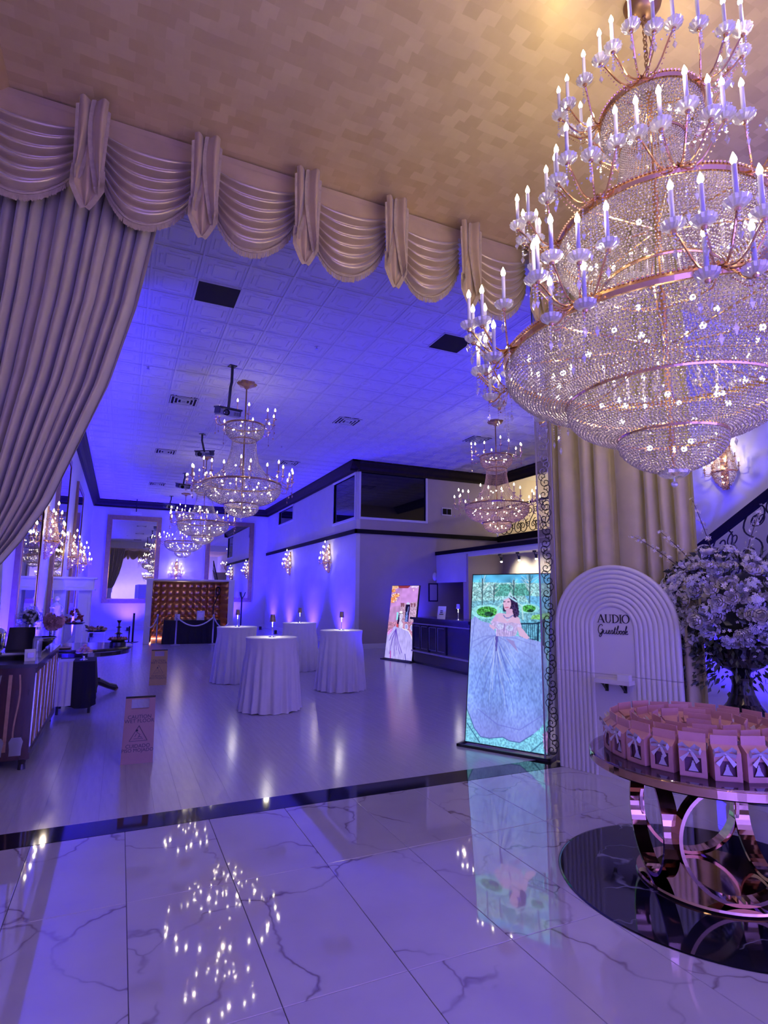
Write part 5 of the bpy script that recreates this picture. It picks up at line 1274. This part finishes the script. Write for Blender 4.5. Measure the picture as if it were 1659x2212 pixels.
for j in range(8):
    for i in range(nb): obj('cushion', cu_me, PB, (t+i*cw, DP-t-.002, j*chh))
    for i in range(nd):
        obj('cushion', cu2, PB, (t+.002, i*(DP-t)/nd, j*chh), PI/2)
        obj('cushion', cu2, PB, (W_-t-.002, (i+1)*(DP-t)/nd, j*chh), -PI/2)
MB().box(t+.01, t+.05, .02, DP-t-.06, .01, .03).box(t+.01, W_-t-.01, DP-t-.10, DP-t-.06, .01, .03).box(W_-t-.05, W_-t-.01, .02, DP-t-.06, .01, .03).build('floor_light_strip', M_led, PB)
light('booth_light', 'POINT', (1.2, 1.4, 1.95), 3, (1, .75, .6), PB, .2)
BT = thing('prop_table', 'rectangular table under a black cloth in front of the photo booth', 'table', (1.42, 20.95, 0), -.05)
MB().grid(lambda u, v: ((lambda a: (.92+.92*(1+.05*v)*max(-1, min(1, 1.45*math.cos(a))), .36+.36*(1+.07*v)*max(-1, min(1, 1.45*math.sin(a)))+.012*v*math.sin(40*a), .78*(1-v)+.004))(2*PI*u)), 120, 8).box(0.02, 1.82, .02, .70, .76, .785).build('black_tablecloth', M_blackc, BT)
for x, wd, lab in ((1.85, .17, 'small framed card beside the rope post on the black prop table'), (2.62, .26, 'larger framed sign leaning on the black prop table')):
    F_ = thing('framed_card', lab, 'frame', (x, 21.15, .785), 0); MB().cbox((0, 0, wd*.62), (wd, .02, wd*1.24)).build('frame', M_paper, F_); MB().cbox((0, -.011, wd*.62), (wd*.55, .004, wd*.6)).build('print', M_silver, F_)
PS = thing('selfie_stand', 'black phone stand with a ring light rising inside the photo booth', 'stand', (3.18, 22.15, 0)); MB().tube([(0, 0, 0), (0, 0, 1.25), (.14, .05, 1.62)], .02, 6).build('pole', M_blackp, PS); MB().tube([(.14+.07*math.cos(a), .03, 1.80+.15*math.sin(a)) for a in [2*PI*i/20 for i in range(20)]], .03, 6, closed=True).build('ring_head', M_blackp, PS); MB().lathe([(0, 0), (.2, 0), (.2, .02), (0, .03)], 20).build('base', M_blackp, PS)
posts = []
for x, y, lab in ((1.78, 20.52, 'silver rope post before the black prop table beside the small card'), (2.97, 20.5, 'silver rope post before the black prop table below the ring light stand'), (1.22, 21.15, 'slim rope post at the copper opening of the photo booth')):
    S_ = thing('rope_post', lab, 'stanchion', (x, y, 0), 0, 'rope posts'); MB().lathe([(0, 0), (.16, 0), (.16, .015), (.05, .035), (.025, .05), (.025, .93), (.04, .94), (.04, .97), (.02, 1.0), (0, 1.02)], 18).build('post', M_silver, S_, smooth=True); MB().tube([(.035*math.cos(a), .035*math.sin(a), .92) for a in [2*PI*i/12 for i in range(12)]], .008, 5, closed=True).build('rope_ring', M_chrome, S_)
for a, b, s_, lab in (((1.78, 20.52), (2.97, 20.5), .33, 'white rope swag hanging between the two silver posts'), ((2.97, 20.5), (3.62, 21.1), .3, 'white rope running from the silver post to the booth edge'), ((1.22, 21.15), (.85, 21.3), .3, 'white rope from the slim post to the booth side')):
    tag(MB().tube([(a[0]+(b[0]-a[0])*t_, a[1]+(b[1]-a[1])*t_, .92-s_*4*t_*(1-t_)*.9-(.18*t_ if s_ == .3 else 0)) for t_ in [i/16 for i in range(17)]], .022, 8).build('barrier_rope', M_cloth, None, smooth=True), lab, 'rope', 'barrier ropes')
CR = thing('coat_rack', 'black coat rack with forked top behind the cocktail tables', 'coat rack', (4.45, 23.4, 0)); MB().tube([(0, 0, 0), (0, 0, 1.55)], .03, 8).build('pole', M_blackp, CR)
for a in (0, 2.1, 4.2): MB().tube([(0, 0, 1.50), (.10*math.cos(a), .10*math.sin(a), 1.66), (.13*math.cos(a), .13*math.sin(a), 1.78)], .02, 6).build('hook', M_blackp, CR); MB().tube([(0, 0, .25), (.22*math.cos(a), .22*math.sin(a), .0)], .018, 6).build('foot', M_blackp, CR)
HV = thing('candle_stand', 'pair of slim black candle pillars on one floor base by the far wall', 'candle stand', (.5, 22.3, 0)); MB().lathe([(0, 0), (.2, 0), (.2, .02), (0, .03)], 18).build('base', M_dwood, HV); MB().tube([(0, 0, .02), (0, 0, 1.0)], .035, 8).build('tall_pillar', M_dwood, HV); MB().tube([(-.12, 0, .02), (-.12, 0, .55)], .025, 8).build('short_pillar', M_dwood, HV)

# ================================================================== SIDEBOARD AND BUFFET
SB = thing('sideboard', 'dark mahogany sideboard with carved mirrored inlays along the side wall', 'sideboard', (-1.40, 6.72, 0))
sw, sl, sh = .69, 2.38, 1.0
MB().box(0, sw, 0, sl, .10, sh-.035).build('carcass', M_wood, SB); MB().box(-.0, sw+.015, -.015, sl+.015, sh-.035, sh).build('top', M_dwood, SB); 
for x in (.05, sw-.05):
    for y in (.05, sl-.05): MB().lathe([(.035, 0), (.03, .05), (.04, .11)], 12, (x, y, 0)).build('foot', M_dwood, SB)
MB().box(0, sw, .02, sl, .09, .12).box(sw, sw+.012, 0, sl, .10, .16).build('bottom_rail', M_wood, SB)
def inlay(u0, wd, z0, z1, wav):
    """narrow vertical glass strip with a wavy outline, local (u,z)"""
    L_, R_ = [], []
    for i in range(13):
        z = z0+(z1-z0)*i/12; o = wav*math.sin(i/12*2*PI*1.0); L_.append((u0+o, z)); R_.append((u0+wd+o, z))
    return L_+R_[::-1]
Tn = Matrix.Translation((0, 0, 0)) @ Matrix.Rotation(PI/2, 4, 'X')                       # front end face (y=0)
for k, (u, wd, w_) in enumerate(((.05, .012, .012), (.11, .012, -.012), (.17, .03, .0), (.26, .014, .018), (.33, .012, -.018), (.40, .012, .014), (.47, .03, 0), (.555, .014, -.014))):
    o = MB().prism(inlay(u, wd, .18, .90, w_), 0, .006, Tn).build('inlay_strip', M_chrome if k % 3 == 2 else M_dgold, SB)
Ts = Matrix(((0, 0, 1, sw), (1, 0, 0, 0), (0, 1, 0, 0), (0, 0, 0, 1)))
for k in range(20):
    MB().prism(inlay(.07+k*.115, .012 if k % 3 else .026, .20, .90, .016*(-1)**k if k % 3 else 0), 0, .006, Ts).build('inlay_strip', M_dgold if k % 3 else M_chrome, SB)
for k, x in enumerate((.05, .20, .42, .58)): MB().prism([(x-.05, .14), (x+.05, .14), (x+.05, .20), (x+.06, .27), (x+.04, .31), (x-.04, .31), (x-.06, .27), (x-.05, .20)], 0, .008, Tn).build('mirror_inlay', M_chrome, SB)
zs = sh
CB = thing('chafing_dish', 'glossy black square chafing dish with open lid on the sideboard', 'chafing dish', (-1.10, 7.25, zs)); MB().box(-.02, .26, -.1, .35, 0, .05).build('tray', M_blackg, CB); MB().prism([(0, 0), (.28, 0), (.27, .27), (.02, .27)], -.02, .02, Matrix.Translation((-.02, .38, .04)) @ Matrix.Rotation(PI/2-.15, 4, 'X')).build('lid', M_blackg, CB); MB().box(.02, .22, -.06, .30, .05, .07).build('pan', M_chrome, CB)
CU = thing('coffee_urn', 'tall polished silver coffee urn on the sideboard beside the chafing dish', 'coffee urn', (-1.24, 7.85, zs)); MB().lathe([(0, 0), (.07, 0), (.05, .03), (.085, .08), (.09, .24), (.06, .28), (.02, .30), (0, .33)], 24).build('body', M_chrome, CU, smooth=True); MB().tube([(.08, 0, .08), (.13, 0, .07), (.13, 0, .04)], .012, 6).build('spout', M_chrome, CU)
BT2 = thing('glass_bottle', 'tall clear square bottle on the sideboard beside a printed card', 'bottle', (-.78, 7.32, zs)); MB().lathe([(0, 0), (.045, 0), (.045, .2), (.03, .24), (.02, .26), (.02, .30), (0, .30)], 4).build('bottle_body', M_glass, BT2); MB().lathe([(0, .30), (.024, .30), (.024, .33), (0, .33)], 10).build('stopper', M_white, BT2)
CD = thing('menu_card', 'small white folded card standing at the sideboard edge', 'card', (-.80, 7.0, zs), .4); MB().prism([(-.05, 0), (.05, 0), (.05, .12), (-.05, .12)], -.003, .003, Matrix.Rotation(PI/2-.15, 4, 'X')).build('card_face', M_paper, CD); MB().cbox((0, -.012, .06), (.06, .003, .05)).build('print', M_silver, CD)
BW = thing('serving_bowl', 'wide dark metal serving bowl on the far end of the sideboard', 'bowl', (-.92, 8.62, zs)); MB().lathe([(0, 0), (.09, 0), (.10, .01), (.15, .05), (.21, .13), (.20, .13), (.14, .06), (0, .02)], 28).build('bowl_body', mat('dark_pewter', (.10, .09, .09), .2, .9), BW, smooth=True); MB().lathe([(.205, .125), (.215, .13), (.205, .136)], 28).build('bowl_rim', M_chrome, BW)
TR = thing('silver_tray', 'flat silver tray with glasses lying along the sideboard', 'tray', (-.98, 8.18, zs)); MB().box(-.18, .18, -.2, .2, 0, .012).build('tray_base', M_chrome, TR)
for x, y in ((-.1, -.1), (.05, -.12), (.1, .08), (-.08, .1)): MB().lathe([(0, .012), (.028, .012), (.034, .11), (.031, .11), (.026, .02)], 12, (x, y, 0)).build('tumbler', M_glass, TR)
def vase_flowers(loc, h, m, label, n, r, small):
    R = thing('flower_vase', label, 'vase', loc); MB().lathe([(0, 0), (.045, 0), (.045, h), (.041, h), (.041, .02), (0, .02)], 16).build('vase', M_glass, R)
    st = MB()
    for k in range(7): a = k*.9; st.tube([(.015*math.cos(a), .015*math.sin(a), .03), (.05*math.cos(a), .05*math.sin(a), h+.08)], .004, 4)
    st.build('stems', M_leaf, R)
    mb = MB(); rm = rose.mesh('bloom', m, True)
    for k in range(n):
        v = Vector((RNG.normal(), RNG.normal(), RNG.normal()*.8)).normalized(); p = Vector((0, 0, h+.10))+v*r*RNG.uniform(.6, 1)
        if small: blossom(mb, p, v, .02)
        else: o = obj('bloom', rm, R, p); orient(o, v, k); o.scale = (1.6, 1.6, 1.6)
    if small: tag(mb.build('florets', m, R), kind='stuff'); MB().ball((0, 0, h+.10), r*.6, 10, 6).build('moss_core', M_leaf, R)
vase_flowers((-1.06, 8.90, zs), .28, M_petalb, 'tall glass vase of pale blue hydrangea on the sideboard', 220, .17, True)
vase_flowers((-.80, 8.98, zs), .22, M_petalp, 'glass vase of blush pink roses at the end of the sideboard', 16, .10, False)
# small black draped table
BD = thing('draped_side_table', 'small table under a black cloth between sideboard and round food table', 'table', (-.50, 9.72, 0))
def bcl(u, v):
    a = 2*PI*u; q = (max(-1, min(1, 1.5*math.cos(a))), max(-1, min(1, 1.5*math.sin(a)))); k_ = 1+.16*v; hem = .20+.12*math.sin(2*a+1)
    return (q[0]*.24*k_+.01*v*math.sin(22*a), q[1]*.30*k_+.01*v*math.cos(19*a), .72-(.72-hem)*v)
MB().grid(bcl, 80, 8).box(-.24, .24, -.30, .30, .70, .725).build('black_cloth', M_blackc, BD, smooth=False)
for x, y in ((-.2, -.25), (.2, -.25), (-.2, .25), (.2, .25)): MB().tube([(x, y, 0), (x, y, .70)], .02, 6).build('leg', M_blackp, BD)
tag(MB().grid(lambda u, v: (-.74+.20*u+.012*math.sin(u*14)*v, 9.37-.03*v-.012*math.sin(u*18), .735-.60*v), 20, 12).grid(lambda u, v: (-.74+.20*u, 9.37+.4*v, .735), 6, 6).build('white_runner', M_cloth, None, smooth=True), 'white cloth runner hanging over the edge of the black draped table', 'cloth')
CS = thing('cake_stand', 'silver footed cake stand of small pink tarts on the black draped table', 'cake stand', (-.42, 9.60, .726)); MB().lathe([(0, 0), (.06, 0), (.05, .012), (.014, .03), (.014, .09), (.11, .10), (.115, .115), (0, .112)], 24).build('stand', M_chrome, CS, smooth=True)
tart = MB().lathe([(0, 0), (.02, 0), (.027, .022), (.024, .032), (0, .045)], 10).mesh('tart', M_petalp)
for ring_, (n, r, z) in enumerate(((8, .085, .113), (5, .045, .15), (1, 0, .19))):
    for k in range(n): obj('tart', tart, CS, (r*math.cos(6.28*k/n), r*math.sin(6.28*k/n), z))
# round food table
RT = thing('round_food_table', 'large round dark wood table on carved clawed pedestal', 'table', (-.50, 11.2, 0))
MB().lathe([(0, .74), (.70, .74), (.75, .755), (.765, .78), (.76, .80), (0, .802)], 64).build('table_top', M_dwood, RT); MB().lathe([(.62, .66), (.72, .68), (.72, .74)], 48).build('apron', M_dwood, RT)
MB().lathe([(.24, .02), (.24, .12), (.14, .18), (.18, .28), (.20, .36), (.14, .44), (.12, .52), (.16, .60), (.20, .68), (.3, .70)], 28, wob=lambda a, i: 1+.05*math.cos(8*a)).build('pedestal', M_dwood, RT)
for k in range(4):
    a = k*PI/2+.35; ca, sa = math.cos(a), math.sin(a); MB().tube([(.1*ca, .1*sa, .20), (.28*ca, .28*sa, .19), (.45*ca, .45*sa, .10), (.56*ca, .56*sa, .06), (.60*ca, .60*sa, .03)], [.07, .06, .05, .055, .03], 8).build('claw_leg', M_dwood, RT)
    MB().ball((.57*ca, .57*sa, .035), .045, 8, 5, .75).build('claw_foot', M_dgold, RT)
ZT = .802
def platter(loc, hz, label, kind, col):
    R = thing('food_platter', label, 'platter', loc, 0, 'food platters on the round table')
    MB().box(-.14, -.125, -.14, .14, 0, hz).box(.125, .14, -.14, .14, 0, hz).box(-.14, .14, -.14, .14, hz-.012, hz).build('acrylic_riser', M_acry, R)
    MB().lathe([(0, hz), (.13, hz), (.172, hz+.02), (.168, hz+.026), (.12, hz+.012), (0, hz+.012)], 28).build('dish', M_blackg, R)
    for k in range(34 if kind == 'tower' else 30):
        a = RNG.random()*6.28; h = RNG.random(); r = (.13*(1-h*.75)) if kind == 'tower' else .15*math.sqrt(RNG.random()); z = hz+.03+(h*.22 if kind == 'tower' else .05*RNG.random()); s_ = .022+.01*RNG.random()
        if k % 3 == 0: mb = MB(); leaf(mb, (r*math.cos(a), r*math.sin(a), z), (math.cos(a), math.sin(a), .8), .07, .02); mb.build('garnish_leaf', M_leaf if kind != 'tower' else M_red, R)
        else: MB().ball((r*math.cos(a), r*math.sin(a), z), s_, 7, 5, .8).build('fruit', col if k % 4 else M_food, R)
platter((-.69, 11.36, ZT), .36, 'platter with a tower of dark red fruit on a clear riser', 'tower', M_red); platter((-.33, 11.12, ZT), .24, 'wide platter of spiky candied fruit on a lower clear riser', 'flat', M_food)
CF = thing('chocolate_fountain', 'dark tiered chocolate fountain with fruit dish on the round table', 'fountain', (.02, 11.08, ZT)); MB().lathe([(0, 0), (.13, 0), (.13, .06), (.10, .08), (0, .08)], 20).build('base', M_blackp, CF); MB().lathe([(0, .08), (.10, .08), (.17, .10), (.165, .115), (.03, .10), (.03, .19), (.075, .20), (.02, .23), (.02, .30), (.05, .31), (.015, .33), (.015, .38), (.04, .43), (0, .43)], 20).build('fountain_tiers', mat('chocolate', (.03, .014, .010), .25), CF, smooth=False)
for k in range(16): a = k*.4; MB().ball((.125*math.cos(a), .125*math.sin(a), .125), .024, 7, 5).build('fruit', M_food if k % 3 else M_red, CF)
GS = thing('glass_dessert_stand', 'clear two tier glass dessert stand on the round table by the wall', 'dessert stand', (-1.0, 10.85, ZT)); MB().lathe([(0, 0), (.07, 0), (.012, .02), (.012, .16), (.11, .17), (.11, .18), (.012, .185), (.008, .34), (0, .36)], 24).build('stand', M_drop, GS); MB().lathe([(0, .18), (.10, .18), (.10, .195), (0, .195)], 20).build('dish', M_blackg, GS)
PL = tag(MB().lathe([(0, 0), (.10, 0), (.13, .015), (.125, .02), (0, .008)], 24).build('dessert_plate', M_food, None, loc=(-.78, 10.75, ZT)), 'small plate of pastries lying flat on the round table', 'plate')
# white mantel stand and figurine by the side wall
MT = thing('white_mantel', 'white mantel shaped stand with deep top board against the side wall', 'mantel', (-1.325, 14.45, 0)); MB().box(0, .78, -.3, .3, 1.79, 2.0).build('top_board', M_white, MT); MB().box(-.0, .84, -.34, .34, 2.0, 2.04).build('cap', M_white, MT); MB().box(0, .82, -.33, .33, 1.75, 1.79).build('moulding', M_white, MT)
for x in (.02, .50): MB().box(x, x+.24, -.26, .26, 0, 1.75).build('column', M_white, MT); MB().box(x+.05, x+.19, -.275, -.26, .2, 1.6).build('column_panel', M_white, MT)
FG = thing('figurine', 'small white robed figurine on a round plinth beside the mantel', 'figurine', (-1.16, 13.55, 0)); MB().lathe([(0, 0), (.15, 0), (.15, .04), (.12, .06), (.12, 1.0), (.15, 1.03), (.15, 1.08), (0, 1.08)], 24).build('plinth', M_white, FG)
MB().lathe([(0, 1.08), (.10, 1.08), (.085, 1.2), (.06, 1.32), (.075, 1.42), (.07, 1.47), (.025, 1.50), (.022, 1.52), (.042, 1.55), (.045, 1.58), (.03, 1.62), (0, 1.63)], 18, wob=lambda a, i: 1+(.08*math.cos(5*a) if i < 4 else 0)).tube([(.06, 0, 1.45), (.12, -.03, 1.38), (.10, -.06, 1.32)], .018, 6).tube([(-.06, 0, 1.45), (-.11, -.04, 1.40), (-.03, -.09, 1.40)], .018, 6).build('robed_figure', M_white, FG, smooth=True)
AP = thing('acrylic_plinth', 'low clear acrylic plinth with rimmed top beside the side wall mirror', 'plinth', (-1.12, 12.4, 0)); MB().lathe([(.17, 0), (.17, 1.18), (.165, 1.18), (.165, 0)], 28).build('tube_body', M_acry, AP); MB().lathe([(0, 1.18), (.19, 1.18), (.195, 1.19), (.19, 1.2), (0, 1.2)], 28).build('plinth_top', M_bob, AP)

# ================================================================== UPLIGHTS (blue LED wash on the walls, then added fill lamps)
def uplight(x, y, ax_, ay_, e, lab, ang=105, col=BLUE, z=.17):
    R = thing('uplight', lab, 'uplight', (x, y, 0), 0, 'blue floor uplights'); d = Vector((ax_, ay_, 0)).normalized()
    MB().lathe([(0, .02), (.05, .02), (.065, .05), (.065, .15), (.055, .155), (.055, .13), (0, .13)], 16).build('can', M_blackp, R); MB().lathe([(0, .14), (.054, .14)], 16).build('lens', emis('blue_lens', (.1, .05, 1), 6), R); MB().box(-.09, .09, -.015, .015, 0, .02).build('bracket', M_blackp, R)
    light('uplight_beam', 'SPOT', (0, 0, z), e, col, R, .05, angle=ang, blend=1., aim=(d.x*.55, d.y*.55, z+1.0))
for y, l in ((9.28, 'behind the end of the sideboard'), (12.85, 'beyond the round food table'), (17.2, 'past the white mantel'), (22.6, 'past the farthest side wall mirror'), (25.3, 'deep in the hall beyond the last side sconce'), (28.6, 'in the corner by the far end wall')):
    uplight(XL+.5, y, -.12, 0, P_UP, 'small black uplight washing the side wall '+l)
for x, l in ((.42, 'under the mirror near the side wall'), (2.4, 'under the end wall sconce'), (4.9, 'under the mirror near the block wall')): uplight(x, YB-.9, 0, .2, P_UP*.9, 'small black uplight washing the far end wall '+l)
for y, l in ((18.3, 'close to its outer corner'), (21.6, 'between the two sconces'), (25.0, 'under the sconce by the high window'), (28.0, 'close to the far end wall')): uplight(XB-.6, y, .15, 0, P_UP*.5, 'small black uplight washing the block wall '+l)
uplight(6.7, 5.2, .9, -.1, 800, 'small black uplight washing the stair wall blue behind the urn', 120)
uplight(5.6, 8.4, .0, .9, P_UP*.45, 'added fill uplight on the floor, hidden behind the straight drape', 130)  # added lamp, put out of sight to bring more blue onto the hall ceiling
for x, l in ((-.4, 'added unseen violet fill lamp at the entrance wall by the side wall corner'), (2.1, 'added unseen violet fill lamp at the middle of the entrance wall'), (4.6, 'added unseen violet fill lamp at the entrance wall opposite the urn'), (7.2, 'added unseen violet fill lamp at the entrance wall beside the stair')): uplight(x, -2.3, 0, -.4, P_FOY, l, 140, VIOLET)  # lamps added behind the camera; their bounce off the wall fills the foyer violet
uplight(9.3, 16.7, -.5, -.5, P_UP*.25, 'added fill uplight in the corner of the taupe wall beside reception', 130)  # extra lamp added as blue fill for the reception side of the hall
